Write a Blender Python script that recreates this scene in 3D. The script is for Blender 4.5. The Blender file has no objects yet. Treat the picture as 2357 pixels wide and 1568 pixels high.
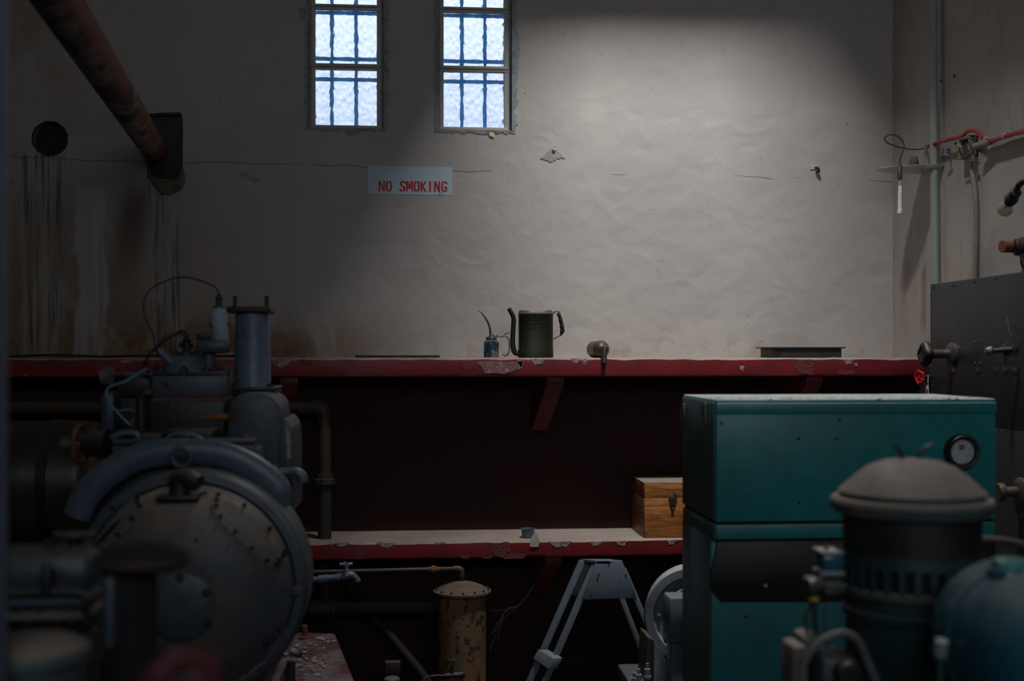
import bpy, bmesh, math, random
from mathutils import Vector, Matrix
random.seed(7)
R = math.radians
SC = bpy.context.scene
COL = SC.collection

# ------------------------------------------------------------------ camera
FPX = 2750.0; HZ = 815.0; YAW = R(4.5); EYE = 1.80
cam_d = bpy.data.cameras.new('camera'); cam = bpy.data.objects.new('camera', cam_d); COL.objects.link(cam)
cam.location = (0, 0, EYE); cam.rotation_euler = (R(90), 0, -YAW)
cam_d.sensor_width = 36; cam_d.lens = 36 * FPX / 2357
cam_d.shift_y = (HZ - 784) / 2357
cam_d.clip_start = 0.05
cam_d.dof.use_dof = True; cam_d.dof.focus_distance = 6.2; cam_d.dof.aperture_fstop = 2.2
SC.camera = cam
# ------------------------------------------------------------------ world, lights, exposure
w = bpy.data.worlds.new('sky'); SC.world = w; w.use_nodes = True
bg = w.node_tree.nodes['Background']; bg.inputs[1].default_value = 1.75
# overcast sky above a darker ground
_n = w.node_tree.nodes; _l = w.node_tree.links
_tc = _n.new('ShaderNodeTexCoord'); _sx = _n.new('ShaderNodeSeparateXYZ'); _cr = _n.new('ShaderNodeValToRGB')
_l.new(_tc.outputs['Generated'], _sx.inputs[0]); _l.new(_sx.outputs[2], _cr.inputs[0]); _l.new(_cr.outputs[0], bg.inputs[0])
_cr.color_ramp.elements[0].position = .08; _cr.color_ramp.elements[0].color = (.42, .46, .55, 1)
_cr.color_ramp.elements[1].position = .30; _cr.color_ramp.elements[1].color = (1.05, 1.08, 1.15, 1)
def area(name, loc, rot, sx, sy, power, col):
    l = bpy.data.lights.new(name, 'AREA'); l.shape = 'RECTANGLE'; l.size = sx; l.size_y = sy
    l.energy = power; l.color = col
    o = bpy.data.objects.new(name, l); COL.objects.link(o); o.location = loc; o.rotation_euler = rot
    return o
# daylight in the shaft of the roof light near the far wall, and an unseen fill added behind the camera
area('skylight', (1.04, 4.31, 5.52), (R(16), R(-6), 0), .78, .26, 250, (1.0, 0.98, 0.96))
area('rear_fill_light', (0.5, -2.6, 3.6), (R(68), 0, R(2)), 3.2, 1.4, 46, (0.88, 0.94, 1.0))
SC.view_settings.view_transform = 'Standard'; SC.view_settings.look = 'None'
SC.view_settings.gamma = 1; SC.view_settings.use_curve_mapping = False
SC.view_settings.exposure = 0.0

# ------------------------------------------------------------------ pixel -> point
FW = Vector((math.sin(YAW), math.cos(YAW), 0)); RT = Vector((math.cos(YAW), -math.sin(YAW), 0)); UP = Vector((0, 0, 1))
CAM = Vector((0, 0, EYE))
def ray(px, py): return FW + RT * ((px - 1178.5) / FPX) + UP * ((HZ - py) / FPX)
def P(px, py, Y): d = ray(px, py); return CAM + d * (Y / d.y)
def PX(px, py, X): d = ray(px, py); return CAM + d * (X / d.x)
def S(p): return (p - CAM).dot(FW) / FPX        # metres per pixel at a point
WY = 6.5; SY = 6.1; WX = 2.65

# ------------------------------------------------------------------ materials
class NT:
    def __init__(s, name):
        s.m = bpy.data.materials.new(name); s.m.use_nodes = True; s.t = s.m.node_tree
        s.b = s.t.nodes['Principled BSDF']; s.tc = s.t.nodes.new('ShaderNodeTexCoord')
        s.geo = s.t.nodes.new('ShaderNodeNewGeometry')
    def L(s, a, b): s.t.links.new(a, b)
    def put(s, sock, v):
        if hasattr(v, 'is_output'): s.L(v, sock)
        else:
            if isinstance(v, tuple) and len(v) == 3 and len(sock.default_value) == 4: v = v + (1,)
            sock.default_value = v
    def vec(s, scale=(1, 1, 1), loc=(0, 0, 0)):
        n = s.t.nodes.new('ShaderNodeMapping'); s.L(s.tc.outputs['Object'], n.inputs[0])
        n.inputs['Scale'].default_value = scale; n.inputs['Location'].default_value = loc; return n.outputs[0]
    def noise(s, scale, detail=4, vec=None, rough=.55, dist=0):
        n = s.t.nodes.new('ShaderNodeTexNoise'); s.L(vec or s.tc.outputs['Object'], n.inputs['Vector'])
        n.inputs['Scale'].default_value = scale; n.inputs['Detail'].default_value = detail
        n.inputs['Roughness'].default_value = rough; n.inputs['Distortion'].default_value = dist
        return n.outputs['Fac']
    def vor(s, scale, vec=None, feat='F1'):
        n = s.t.nodes.new('ShaderNodeTexVoronoi'); n.feature = feat; s.L(vec or s.tc.outputs['Object'], n.inputs['Vector'])
        n.inputs['Scale'].default_value = scale; return n.outputs['Distance']
    def rng(s, v, a, b, c=0., d=1.):
        n = s.t.nodes.new('ShaderNodeMapRange'); n.interpolation_type = 'SMOOTHSTEP'
        s.put(n.inputs[0], v); 
        for i, x in enumerate((a, b, c, d)): n.inputs[i + 1].default_value = x
        return n.outputs[0]
    def ma(s, op, a, b=0.):
        n = s.t.nodes.new('ShaderNodeMath'); n.operation = op; s.put(n.inputs[0], a); s.put(n.inputs[1], b); return n.outputs[0]
    def mix(s, f, a, b):
        n = s.t.nodes.new('ShaderNodeMix'); n.data_type = 'RGBA'
        s.put(n.inputs[0], f); s.put(n.inputs[6], a); s.put(n.inputs[7], b); return n.outputs[2]
    def xyz(s, src=None):
        n = s.t.nodes.new('ShaderNodeSeparateXYZ'); s.L(src or s.tc.outputs['Object'], n.inputs[0]); return n.outputs
    def bump(s, h, strength=.3, dist=.01, nrm=None):
        n = s.t.nodes.new('ShaderNodeBump'); n.inputs['Strength'].default_value = strength
        n.inputs['Distance'].default_value = dist; s.L(h, n.inputs['Height'])
        if nrm is not None: s.L(nrm, n.inputs['Normal'])
        return n.outputs[0]
    def done(s, col=None, rough=.6, metal=0, nrm=None):
        if col is not None: s.put(s.b.inputs['Base Color'], col)
        s.put(s.b.inputs['Roughness'], rough); s.put(s.b.inputs['Metallic'], metal)
        if nrm is not None: s.L(nrm, s.b.inputs['Normal'])
        return s.m
def mat(name, c1, c2=None, rough=.6, metal=0, scale=8, bump=.2, bscale=None, dust=0, dustc=(.32, .27, .23), spk=.35, lo=.45, hi=.7, stretch=(1, 1, 1)):
    """worn paint or metal: c1 with patches of c2, and dust lying on what faces up"""
    n = NT(name); v = n.vec(stretch)
    c2 = c2 or tuple(x * .7 for x in c1)
    a = n.noise(scale, 6, v, .62); col = n.mix(n.rng(a, lo, hi), c1, c2)
    col = n.mix(n.rng(n.noise(scale * 7, 3, v), .35, .75, 0, spk), col, tuple(x * .45 for x in c1))
    r = n.ma('ADD', rough - .08, n.ma('MULTIPLY', a, .16))
    if dust:
        nz = n.xyz(n.geo.outputs['Normal'])[2]
        d = n.ma('MULTIPLY', n.rng(nz, .15, .95, 0, dust), n.rng(n.noise(12, 5), .25, .6, .45, 1))
        col = n.mix(d, col, dustc); r = n.ma('MAXIMUM', r, n.ma('MULTIPLY', d, .95))
    return n.done(col, r, metal, n.bump(n.noise(bscale or scale * 5, 5), bump, .004))
M = {}
M['steel_blue'] = mat('grey_blue_engine_paint', (.045, .064, .086), (.04, .025, .018), .5, .1, 9, .3, dust=.35, dustc=(.22, .19, .17), lo=.52, hi=.75)
M['blue_worn'] = mat('worn_light_blue_paint', (.13, .18, .245), (.08, .045, .03), .42, .15, 7, .25, dust=.3, lo=.55, hi=.78)
M['arch_blue'] = mat('smooth_blue_grey_paint', (.075, .11, .15), (.04, .03, .03), .4, .15, 6, .15, dust=.25, lo=.6, hi=.8)
M['dirty_iron'] = mat('oily_dark_iron', (.026, .027, .029), (.05, .024, .014), .5, .4, 14, .4, dust=.45, lo=.5, hi=.7)
M['black_iron'] = mat('black_iron', (.014, .015, .017), (.03, .02, .015), .5, .3, 14, .3, dust=.25)
M['housing'] = mat('dusty_housing_paint', (.05, .062, .078), (.11, .082, .062), .6, 0, 4.5, .12, dust=.85, dustc=(.34, .265, .21), lo=.42, hi=.62)
M['rust'] = mat('rust', (.19, .06, .02), (.09, .05, .035), .8, 0, 12, .5, dust=.2)
M['brown_pipe'] = mat('brown_painted_pipe', (.06, .05, .035), (.08, .04, .02), .6, .2, 10, .3, dust=.3)
M['dark_pipe'] = mat('tarred_pipe', (.03, .03, .03), (.09, .08, .07), .7, .1, 60, .6, dust=.25, lo=.6, hi=.75)
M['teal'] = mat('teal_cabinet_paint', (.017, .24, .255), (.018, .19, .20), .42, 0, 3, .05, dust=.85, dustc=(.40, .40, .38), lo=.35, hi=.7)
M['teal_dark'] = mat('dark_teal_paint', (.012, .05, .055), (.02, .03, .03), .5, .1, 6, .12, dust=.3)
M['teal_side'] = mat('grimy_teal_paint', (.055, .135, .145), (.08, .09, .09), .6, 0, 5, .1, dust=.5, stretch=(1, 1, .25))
M['dusty_lid'] = mat('dusty_green_lid', (.045, .085, .09), (.12, .10, .08), .6, 0, 4, .1, dust=.9, dustc=(.27, .21, .17))
M['tank_teal'] = mat('glossy_teal_enamel', (.012, .10, .145), (.012, .08, .11), .22, 0, 4, .04, dust=.75, dustc=(.20, .25, .25))
M['mint'] = mat('mint_cap_paint', (.10, .34, .32), (.2, .12, .08), .4, 0, 9, .1, dust=.3)
M['black'] = mat('black_paint', (.012, .012, .013), (.02, .018, .016), .5, 0, 9, .1)
M['black_void'] = mat('deep_black', (.004, .004, .004), (.006, .006, .006), .9, 0, 9, .1)  # near-black; also stands in for the shade in holes, slots and gaps
M['rubber'] = mat('black_rubber', (.015, .015, .016), None, .6, 0, 20, .1, dust=.2)
M['grey_rubber'] = mat('grey_cable', (.12, .12, .13), None, .55, 0, 20, .1, dust=.3)
M['blue_cable'] = mat('blue_grey_cable', (.14, .22, .30), None, .5, 0, 20, .1)
M['slate'] = mat('black_slate_board', (.022, .024, .028), (.018, .020, .025), .5, 0, 3, .06, spk=.15, lo=.4, hi=.6)
M['ladder'] = mat('grey_blue_painted_timber', (.125, .16, .195), (.105, .14, .175), .6, 0, 6, .3, spk=.15, stretch=(8, 8, 1), dust=.15)
M['grey_light'] = mat('light_grey_machine_paint', (.20, .24, .29), (.10, .11, .12), .55, 0, 8, .2, dust=.85, dustc=(.50, .46, .42))
M['oil_green'] = mat('dark_green_tin', (.032, .036, .022), (.022, .022, .014), .42, .5, 10, .15, dust=.5, dustc=(.30, .28, .23))
M['oiler_blue'] = mat('chipped_blue_tin', (.014, .05, .09), (.19, .195, .20), .5, .3, 22, .3, lo=.47, hi=.53)
M['dull_steel'] = mat('dull_steel', (.13, .13, .125), (.07, .055, .04), .45, .7, 20, .3, dust=.3)
M['bronze'] = mat('bronze_tin', (.10, .075, .055), (.16, .14, .11), .4, .5, 16, .2, dust=.25)
M['dusty_black'] = mat('dusty_black_tin', (.025, .027, .027), (.13, .12, .11), .6, .1, 34, .3, dust=.6, lo=.6, hi=.75)
M['cream'] = mat('cream_window_paint', (.52, .49, .43), (.30, .20, .12), .6, 0, 20, .2, lo=.6, hi=.8)
M['cement'] = mat('rough_grey_cement', (.32, .36, .39), (.19, .18, .17), .9, 0, 18, .9, bscale=60)
M['bluebar'] = mat('bright_blue_bar', (.03, .22, .66), (.025, .18, .58), .6, 0, 18, .1)
M['sign_blue'] = mat('pale_blue_sign_paint', (.47, .61, .70), (.43, .56, .65), .6, 0, 5, .1, spk=.08)
M['sign_red'] = mat('red_stencil_paint', (.55, .012, .018), (.45, .01, .015), .5, 0, 22, .1)
M['red_cable'] = mat('red_cable', (.42, .03, .03), (.36, .03, .03), .5, 0, 20, .05, dust=.15)
M['red_gloss'] = mat('red_valve_paint', (.55, .012, .02), (.4, .01, .015), .35, .1, 20, .1)
M['red_dark'] = mat('dark_red_valve_paint', (.065, .006, .010), (.05, .005, .008), .5, 0, 8, .1, dust=.2, dustc=(.10, .05, .065))
M['pole'] = mat('pale_green_conduit', (.30, .36, .34), (.27, .33, .31), .5, 0, 3, .05, spk=.05)
M['grey_conduit'] = mat('grey_conduit', (.27, .25, .24), (.22, .20, .19), .6, 0, 10, .1)
M['white_plastic'] = mat('white_plastic', (.80, .82, .86), (.74, .76, .8), .35, 0, 10, .02)
M['nest'] = mat('mud_nest', (.20, .13, .08), (.10, .06, .035), .9, 0, 60, 1., dust=.2)
M['brass'] = mat('aged_brass', (.22, .17, .08), (.06, .045, .025), .35, .8, 30, .2)
M['paper'] = mat('stained_paper', (.48, .45, .38), (.38, .33, .26), .9, 0, 12, .2)
M['cup'] = mat('blue_grey_tin_cup', (.11, .16, .19), (.08, .10, .11), .5, .1, 20, .1, dust=.2)
M['chip'] = mat('bare_plaster_chip', (.33, .28, .25), (.20, .09, .08), .9, 0, 45, 1., bscale=90, lo=.48, hi=.6)
M['chip_red'] = mat('chipped_red_layer', (.16, .035, .04), (.09, .012, .014), .8, 0, 60, 1., bscale=90)
M['chip_pink'] = mat('worn_pink_layer', (.26, .11, .12), (.33, .30, .33), .8, 0, 30, .6, lo=.5, hi=.6)
M['blue_post'] = mat('blue_painted_post', (.03, .10, .25), (.028, .09, .22), .5, 0, 6, .05)
M['grey_post'] = mat('grey_post_edge', (.10, .11, .135), (.08, .09, .10), .5, 0, 6, .05)
M['thread'] = mat('cobweb_thread', (.16, .16, .155), None, .9)
M['gauge_face'] = mat('gauge_white', (.50, .56, .60), (.44, .5, .54), .4, 0, 6, .02)
M['yellow'] = mat('yellow_tape', (.45, .36, .05), None, .6)

def wood():
    n = NT('varnished_plywood'); v = n.vec((1.2, 1.2, 11))
    g = n.noise(3.2, 5, v, .6, 1.6)
    c = n.mix(n.rng(g, .38, .62), (.46, .19, .045), (.24, .075, .016))
    return n.done(c, .45, 0, n.bump(g, .1, .002))
M['wood'] = wood()
def wood_dark():
    n = NT('dark_varnished_plywood'); v = n.vec((6, 6, 3))
    g = n.noise(6, 5, v, .6, 1.)
    c = n.mix(n.rng(g, .4, .66), (.13, .04, .014), (.20, .09, .05))
    return n.done(c, .45, 0, n.bump(g, .1, .002))
M['wood_dark'] = wood_dark()
M['dust_top'] = mat('dusty_box_lid', (.34, .27, .22), (.28, .2, .14), .85, 0, 10, .1)

def rusty_pipe():
    n = NT('rusted_galvanised_pipe')
    a = n.noise(6, 6, n.vec((1, .45, 1)), .65, .4); b = n.noise(22, 5)
    side = n.rng(n.xyz(n.geo.outputs['Normal'])[0], .5, .85)
    c = n.mix(n.rng(a, .50, .57), (.25, .24, .23), (.07, .05, .04))
    c = n.mix(n.ma('MULTIPLY', side, n.rng(n.noise(4, 5), .38, .52)), c, (.24, .075, .022))
    c = n.mix(n.rng(b, .5, .75), c, (.05, .03, .02))
    return n.done(c, .75, .1, n.bump(b, .5, .004))
M['rusty_pipe'] = rusty_pipe()
def rusty_tank():
    n = NT('rusted_tank_shell'); v = n.vec((1, 1, .35))
    a = n.noise(9, 6, v, .6); b = n.noise(26, 4, n.vec((1, 1, .6)), .6)
    c = n.mix(n.rng(a, .38, .64), (.115, .078, .045), (.21, .095, .035))
    f = n.rng(b, .555, .60); c = n.mix(f, c, (.03, .018, .012))
    z = n.xyz()[2]; return n.done(c, .7, 0, n.bump(n.ma('ADD', b, f), .6, .004))
M['rusty_tank'] = rusty_tank()

def glass():
    n = NT('pebbled_glass')
    h = n.vor(38, n.vec((1.25, 1, .8)), 'SMOOTH_F1'); h2 = n.noise(9, 3)
    n.b.inputs['Transmission Weight'].default_value = 1; n.b.inputs['IOR'].default_value = 1.4
    nb = n.bump(n.ma('ADD', h, n.ma('MULTIPLY', h2, .25)), .42, .03)
    m = n.done((.93, .96, 1.0), .12, 0, nb)
    tr = n.t.nodes.new('ShaderNodeBsdfTranslucent'); tr.inputs[0].default_value = (.20, .58, 1, 1); n.L(nb, tr.inputs['Normal'])
    mx = n.t.nodes.new('ShaderNodeMixShader'); mx.inputs[0].default_value = .28
    out = n.t.nodes['Material Output']; n.L(n.b.outputs[0], mx.inputs[1]); n.L(tr.outputs[0], mx.inputs[2]); n.L(mx.outputs[0], out.inputs[0])
    return m
M['glass'] = glass()
def bulbglass():
    n = NT('old_bulb_glass'); n.b.inputs['Transmission Weight'].default_value = .75; n.b.inputs['IOR'].default_value = 1.2
    return n.done((.62, .56, .42), .12)
M['bulb'] = bulbglass()
def acrylic():
    n = NT('clear_acrylic'); n.b.inputs['Transmission Weight'].default_value = .55; n.b.inputs['IOR'].default_value = 1.3
    return n.done((.62, .6, .57), .25)
M['acrylic'] = acrylic()

def wall_mat():
    n = NT('stained_plaster'); X, Y, Z = n.xyz()[:3]
    big = n.noise(1.1, 5); fine = n.noise(14, 6, None, .65); mid = n.noise(3.2, 6, None, .6, .6)
    c = n.mix(n.rng(big, .35, .65), (.47, .44, .415), (.42, .395, .385))
    c = n.mix(n.rng(fine, .5, .78, 0, .35), c, (.34, .30, .27))
    # brown damp staining, low and to the left
    lx = n.rng(X, -2.3, -.35, 1, 0); low = n.rng(Z, 1.85, 3.1, 1, .15)
    st = n.ma('MULTIPLY', n.ma('MULTIPLY', lx, low), n.rng(mid, .22, .5))
    c = n.mix(n.ma('MULTIPLY', st, .9), c, (.205, .11, .048))
    foot = n.ma('MULTIPLY', n.rng(Z, 1.78, 2.12, 1, 0), n.rng(X, -.9, .35, 1, .0))
    c = n.mix(n.ma('MULTIPLY', foot, n.rng(mid, .36, .52)), c, (.17, .075, .022))
    edge = n.ma('MULTIPLY', n.rng(Z, 1.78, 1.98, 1, 0), n.rng(n.noise(6, 5, None, .6, .4), .48, .66, 0, .6))
    c = n.mix(edge, c, (.36, .25, .17))
    sm = n.ma('MULTIPLY', n.rng(X, -2.4, -.9, 1, 0), n.rng(n.noise(1.7, 4, None, .6, .5), .42, .66, 0, .75))
    c = n.mix(sm, c, (.24, .17, .12))
    # vertical run marks under the two openings
    strk = n.noise(1, 3, n.vec((34, 1, 1.3)), .6)
    strk2 = n.noise(1, 4, n.vec((85, 1, 2.2)), .65)
    def band(cx, w_, ztop, zfade):
        wob = n.ma('MULTIPLY', n.ma('SUBTRACT', n.noise(2.6, 5, n.vec((.3, 1, 1)), .65), .5), .14)
        q = n.rng(n.ma('ABSOLUTE', n.ma('SUBTRACT', n.ma('ADD', X, wob), cx)), w_ * .75, w_, 1, 0)
        return n.ma('MULTIPLY', q, n.ma('MULTIPLY', n.rng(Z, ztop - .02, ztop + .02, 1, 0), n.rng(Z, 1.7, zfade, .75, 1)))
    for (cx, w_, zt) in ((-1.345, .10, 2.72), (-1.98, .13, 2.86)):
        b = band(cx, w_, zt, 2.1)
        c = n.mix(n.ma('MULTIPLY', b, n.rng(strk, .42, .56, 0, .8)), c, (.36, .35, .33))
        c = n.mix(n.ma('MULTIPLY', b, n.ma('MULTIPLY', n.rng(strk2, .46, .60, 0, .75), n.rng(n.noise(5, 4, n.vec((6, 1, .6))), .35, .6))), c, (.05, .045, .04))
    b = band(-1.735, .085, 2.68, 2.1)
    c = n.mix(n.ma('MULTIPLY', b, n.rng(strk, .3, .5, .2, .75)), c, (.46, .46, .47))
    sx = n.rng(n.ma('ABSOLUTE', n.ma('ADD', n.ma('ADD', X, 1.52), n.ma('MULTIPLY', n.ma('SUBTRACT', Z, 2.5), -.12))), .02, .13, 1, 0)
    c = n.mix(n.ma('MULTIPLY', n.ma('MULTIPLY', sx, n.rng(Z, 1.95, 2.6, 0, .8)), n.rng(Z, 2.55, 2.85, 1, 0)), c, (.055, .035, .022))
    # hairline crack running along the wall
    cz = n.ma('ADD', n.ma('MULTIPLY', X, -.018), n.ma('MULTIPLY', n.noise(3, 5), .09))
    cr = n.rng(n.ma('ABSOLUTE', n.ma('SUBTRACT', n.ma('SUBTRACT', Z, 2.762), cz)), .0012, .0045, 1, 0)
    cr = n.ma('MULTIPLY', cr, n.rng(n.noise(2.3, 3, n.vec((1, 1, 1), (4, 0, 0))), .42, .5))
    c = n.mix(n.ma('MULTIPLY', cr, .65), c, (.10, .08, .07))
    hair = n.rng(n.vor(1.9, n.vec((1, 1, 1.4)), 'DISTANCE_TO_EDGE'), 0, .006, 1, 0)
    hair = n.ma('MULTIPLY', hair, n.rng(n.noise(1.4, 2, n.vec((1, 1, 1), (9, 3, 1))), .58, .64, 0, .3))
    sp = n.rng(n.noise(55, 2), .735, .77); c = n.mix(n.ma('MULTIPLY', sp, .8), c, (.09, .07, .06))
    # dark red paint up to the upper shelf
    red = n.rng(Z, 1.735, 1.74, 1, 0)
    rc = n.mix(n.rng(mid, .35, .7), (.034, .005, .005), (.022, .004, .0045))
    c = n.mix(red, c, rc)
    # trowel marks
    wv = n.t.nodes.new('ShaderNodeTexVoronoi'); wv.feature = 'SMOOTH_F1'; wv.inputs['Scale'].default_value = 4.2
    wv.inputs['Smoothness'].default_value = .35
    mp = n.t.nodes.new('ShaderNodeVectorMath'); mp.operation = 'ADD'
    nn = n.t.nodes.new('ShaderNodeTexNoise'); nn.inputs['Scale'].default_value = 2.6; nn.inputs['Detail'].default_value = 3
    n.L(n.tc.outputs['Object'], nn.inputs['Vector'])
    n.L(n.vec((.9, 1, 1.6)), mp.inputs[0]); n.L(nn.outputs['Color'], mp.inputs[1]); n.L(mp.outputs[0], wv.inputs['Vector'])
    b1 = n.bump(wv.outputs['Distance'], .34, .016)
    b2 = n.bump(n.noise(7, 5, None, .5, .4), .30, .014, b1)
    b3 = n.bump(n.noise(70, 4), .2, .002, b2)
    return n.done(c, .85, 0, b3)
M['wall'] = wall_mat()
def side_wall_mat():
    n = NT('scratched_plaster'); X, Y, Z = n.xyz()[:3]
    c = n.mix(n.rng(n.noise(1.3, 5), .35, .65), (.47, .42, .385), (.40, .37, .355))
    s_ = n.noise(1, 4, n.vec((1, 40, 5)), .6)
    c = n.mix(n.rng(s_, .60, .72, 0, .5), c, (.17, .13, .11))
    c = n.mix(n.rng(n.noise(4, 5), .52, .7, 0, .4), c, (.30, .24, .20))
    red = n.rng(Z, 1.735, 1.74, 1, 0); c = n.mix(red, c, (.035, .006, .006))
    return n.done(c, .85, 0, n.bump(n.noise(9, 5), .35, .012))
M['side_wall'] = side_wall_mat()
def shelf_mat():
    n = NT('red_painted_concrete'); nz = n.xyz(n.geo.outputs['Normal'])[2]
    a = n.noise(5, 6, n.vec((1, 1, 2)))
    c = n.mix(n.rng(a, .35, .7), (.235, .018, .024), (.15, .016, .022))
    c = n.mix(n.rng(n.noise(2.2, 4), .52, .72, 0, .5), c, (.17, .05, .075))
    c = n.mix(n.rng(n.noise(90, 3), .66, .72, 0, .6), c, (.33, .22, .2))
    d = n.ma('MULTIPLY', n.rng(nz, .25, .8), n.rng(n.noise(16, 6), .2, .5, .75, 1))
    dc = n.mix(n.rng(n.noise(3, 6), .4, .7), (.40, .335, .29), (.30, .245, .21))
    c = n.mix(d, c, dc)
    return n.done(c, n.ma('ADD', .42, n.ma('MULTIPLY', d, .4)), 0, n.bump(n.noise(30, 5), .35, .004))
M['shelf'] = shelf_mat()
def plinth_mat():
    n = NT('dusty_red_concrete'); nz = n.xyz(n.geo.outputs['Normal'])[2]
    a = n.noise(9, 6); c = n.mix(n.rng(a, .4, .6), (.08, .02, .03), (.11, .05, .06))
    d = n.rng(nz, .3, .8); dc = n.mix(n.rng(n.noise(7, 6, None, .7), .40, .58), (.16, .125, .12), (.09, .028, .042))
    dc = n.mix(n.rng(n.noise(40, 5), .58, .66), dc, (.05, .035, .03))
    return n.done(n.mix(d, c, dc), .85, 0, n.bump(n.noise(25, 6), .8, .008))
M['plinth'] = plinth_mat()
M['floor'] = mat('dark_concrete', (.05, .035, .033), (.03, .025, .024), .8, 0, 3, .3)
M['ceiling'] = mat('grey_ceiling', (.12, .11, .10), None, .9, 0, 3, .2)

# ------------------------------------------------------------------ mesh helpers (all coordinates are world coordinates)
ORG = {}
def tag(o, label=None, cat=None, group=None, kind=None):
    if label: o['label'] = label
    if cat: o['category'] = cat
    if group: o['group'] = group
    if kind: o['kind'] = kind
    return o
def thing(name, label, cat, loc, group=None):
    o = bpy.data.objects.new(name, None); COL.objects.link(o); o.empty_display_size = .1
    o.location = loc; ORG[o.name] = Vector(loc); return tag(o, label, cat, group)
def link(name, bm, m, parent=None, angle=35, origin=None):
    bmesh.ops.remove_doubles(bm, verts=bm.verts, dist=1e-6)
    bmesh.ops.recalc_face_normals(bm, faces=bm.faces)
    for f in bm.faces: f.smooth = True
    for e in bm.edges:
        if len(e.link_faces) == 2 and e.calc_face_angle(0) > R(angle): e.smooth = False
    if parent is not None: og = ORG[parent.name]
    elif origin is not None: og = Vector(origin)
    else:
        xs = [v.co for v in bm.verts]
        og = Vector(((min(v.x for v in xs) + max(v.x for v in xs)) / 2, (min(v.y for v in xs) + max(v.y for v in xs)) / 2, min(v.z for v in xs)))
    bmesh.ops.translate(bm, verts=bm.verts, vec=-og)
    me = bpy.data.meshes.new(name); bm.to_mesh(me); bm.free()
    me.materials.append(m if not isinstance(m, str) else M[m])
    o = bpy.data.objects.new(name, me); COL.objects.link(o)
    if parent is not None: o.parent = parent
    else: o.location = og
    ORG[o.name] = og
    return o
def a_box(bm, lo, hi, bev=0, seg=2):
    lo, hi = Vector(lo), Vector(hi)
    lo, hi = Vector([min(a, b) for a, b in zip(lo, hi)]), Vector([max(a, b) for a, b in zip(lo, hi)])
    r = bmesh.ops.create_cube(bm, size=1)
    for v in r['verts']:
        v.co = Vector([(lo[i] + hi[i]) / 2 + v.co[i] * (hi[i] - lo[i]) for i in range(3)])
    if bev:
        es = list({e for v in r['verts'] for e in v.link_edges})
        bmesh.ops.bevel(bm, geom=es, offset=bev, segments=seg, affect='EDGES', profile=.5)
    return bm
def smooth_path(pts, n=6):
    pts = [Vector(p) for p in pts]
    if len(pts) < 3 or n <= 1: return pts
    q = [2 * pts[0] - pts[1]] + pts + [2 * pts[-1] - pts[-2]]; out = []
    for i in range(1, len(q) - 2):
        a, b, c, d = q[i - 1:i + 3]
        for k in range(n):
            t = k / n
            out.append(.5 * ((2 * b) + (c - a) * t + (2 * a - 5 * b + 4 * c - d) * t * t + (3 * b - a - 3 * c + d) * t ** 3))
    return out + [pts[-1]]
def a_tube(bm, pts, r, seg=12, n=1, flat=None):
    """round bar along pts; r a number or one per (smoothed) point"""
    p = smooth_path(pts, n); m = len(p)
    if not hasattr(r, '__len__'): rr = [r] * m
    else:
        rr = []
        for i in range(m):
            t = i / (m - 1) * (len(r) - 1); k = min(int(t), len(r) - 2); rr.append(r[k] + (r[k + 1] - r[k]) * (t - k))
    prev = None; rings = []
    for i in range(m):
        t = (p[min(i + 1, m - 1)] - p[max(i - 1, 0)]).normalized()
        if prev is None:
            u = t.cross(UP) if abs(t.z) < .9 else t.cross(Vector((1, 0, 0)))
        else: u = prev - t * prev.dot(t)
        u.normalize(); prev = u; v = t.cross(u)
        fl = flat or 1
        rings.append([bm.verts.new(p[i] + (u * math.cos(a) + v * math.sin(a) * fl) * rr[i]) for a in [2 * math.pi * k / seg for k in range(seg)]])
    for a, b in zip(rings, rings[1:]):
        for k in range(seg): bm.faces.new((a[k], a[(k + 1) % seg], b[(k + 1) % seg], b[k]))
    bm.faces.new(rings[0][::-1]); bm.faces.new(rings[-1])
    return bm
def a_lathe(bm, prof, o, axis=(0, 0, 1), seg=40):
    """prof: (radius, height along axis)"""
    ax = Vector(axis).normalized(); u = ax.cross(UP) if abs(ax.z) < .9 else Vector((1, 0, 0)); u.normalize(); v = ax.cross(u); o = Vector(o)
    rings = []
    for r, h in prof:
        if r < 1e-6: rings.append([bm.verts.new(o + ax * h)])
        else: rings.append([bm.verts.new(o + ax * h + (u * math.cos(2 * math.pi * k / seg) + v * math.sin(2 * math.pi * k / seg)) * r) for k in range(seg)])
    for a, b in zip(rings, rings[1:]):
        for k in range(seg):
            k2 = (k + 1) % seg
            if len(a) == 1 and len(b) == 1: break
            if len(a) == 1: bm.faces.new((a[0], b[k], b[k2]))
            elif len(b) == 1: bm.faces.new((a[k], a[k2], b[0]))
            else: bm.faces.new((a[k], a[k2], b[k2], b[k]))
    for q in (rings[0], rings[-1]):
        if len(q) > 1: bm.faces.new(q)
    return bm
def a_prism(bm, pts, vec, bev=0):
    pts = [Vector(p) for p in pts]; vec = Vector(vec)
    a = [bm.verts.new(p) for p in pts]; b = [bm.verts.new(p + vec) for p in pts]
    fs = [bm.faces.new(a), bm.faces.new(b[::-1])]
    for i in range(len(a)):
        j = (i + 1) % len(a); fs.append(bm.faces.new((a[i], b[i], b[j], a[j])))
    if bev:
        es = list({e for f in fs for e in f.edges})
        bmesh.ops.bevel(bm, geom=es, offset=bev, segments=2, affect='EDGES', profile=.5)
    return bm
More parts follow.
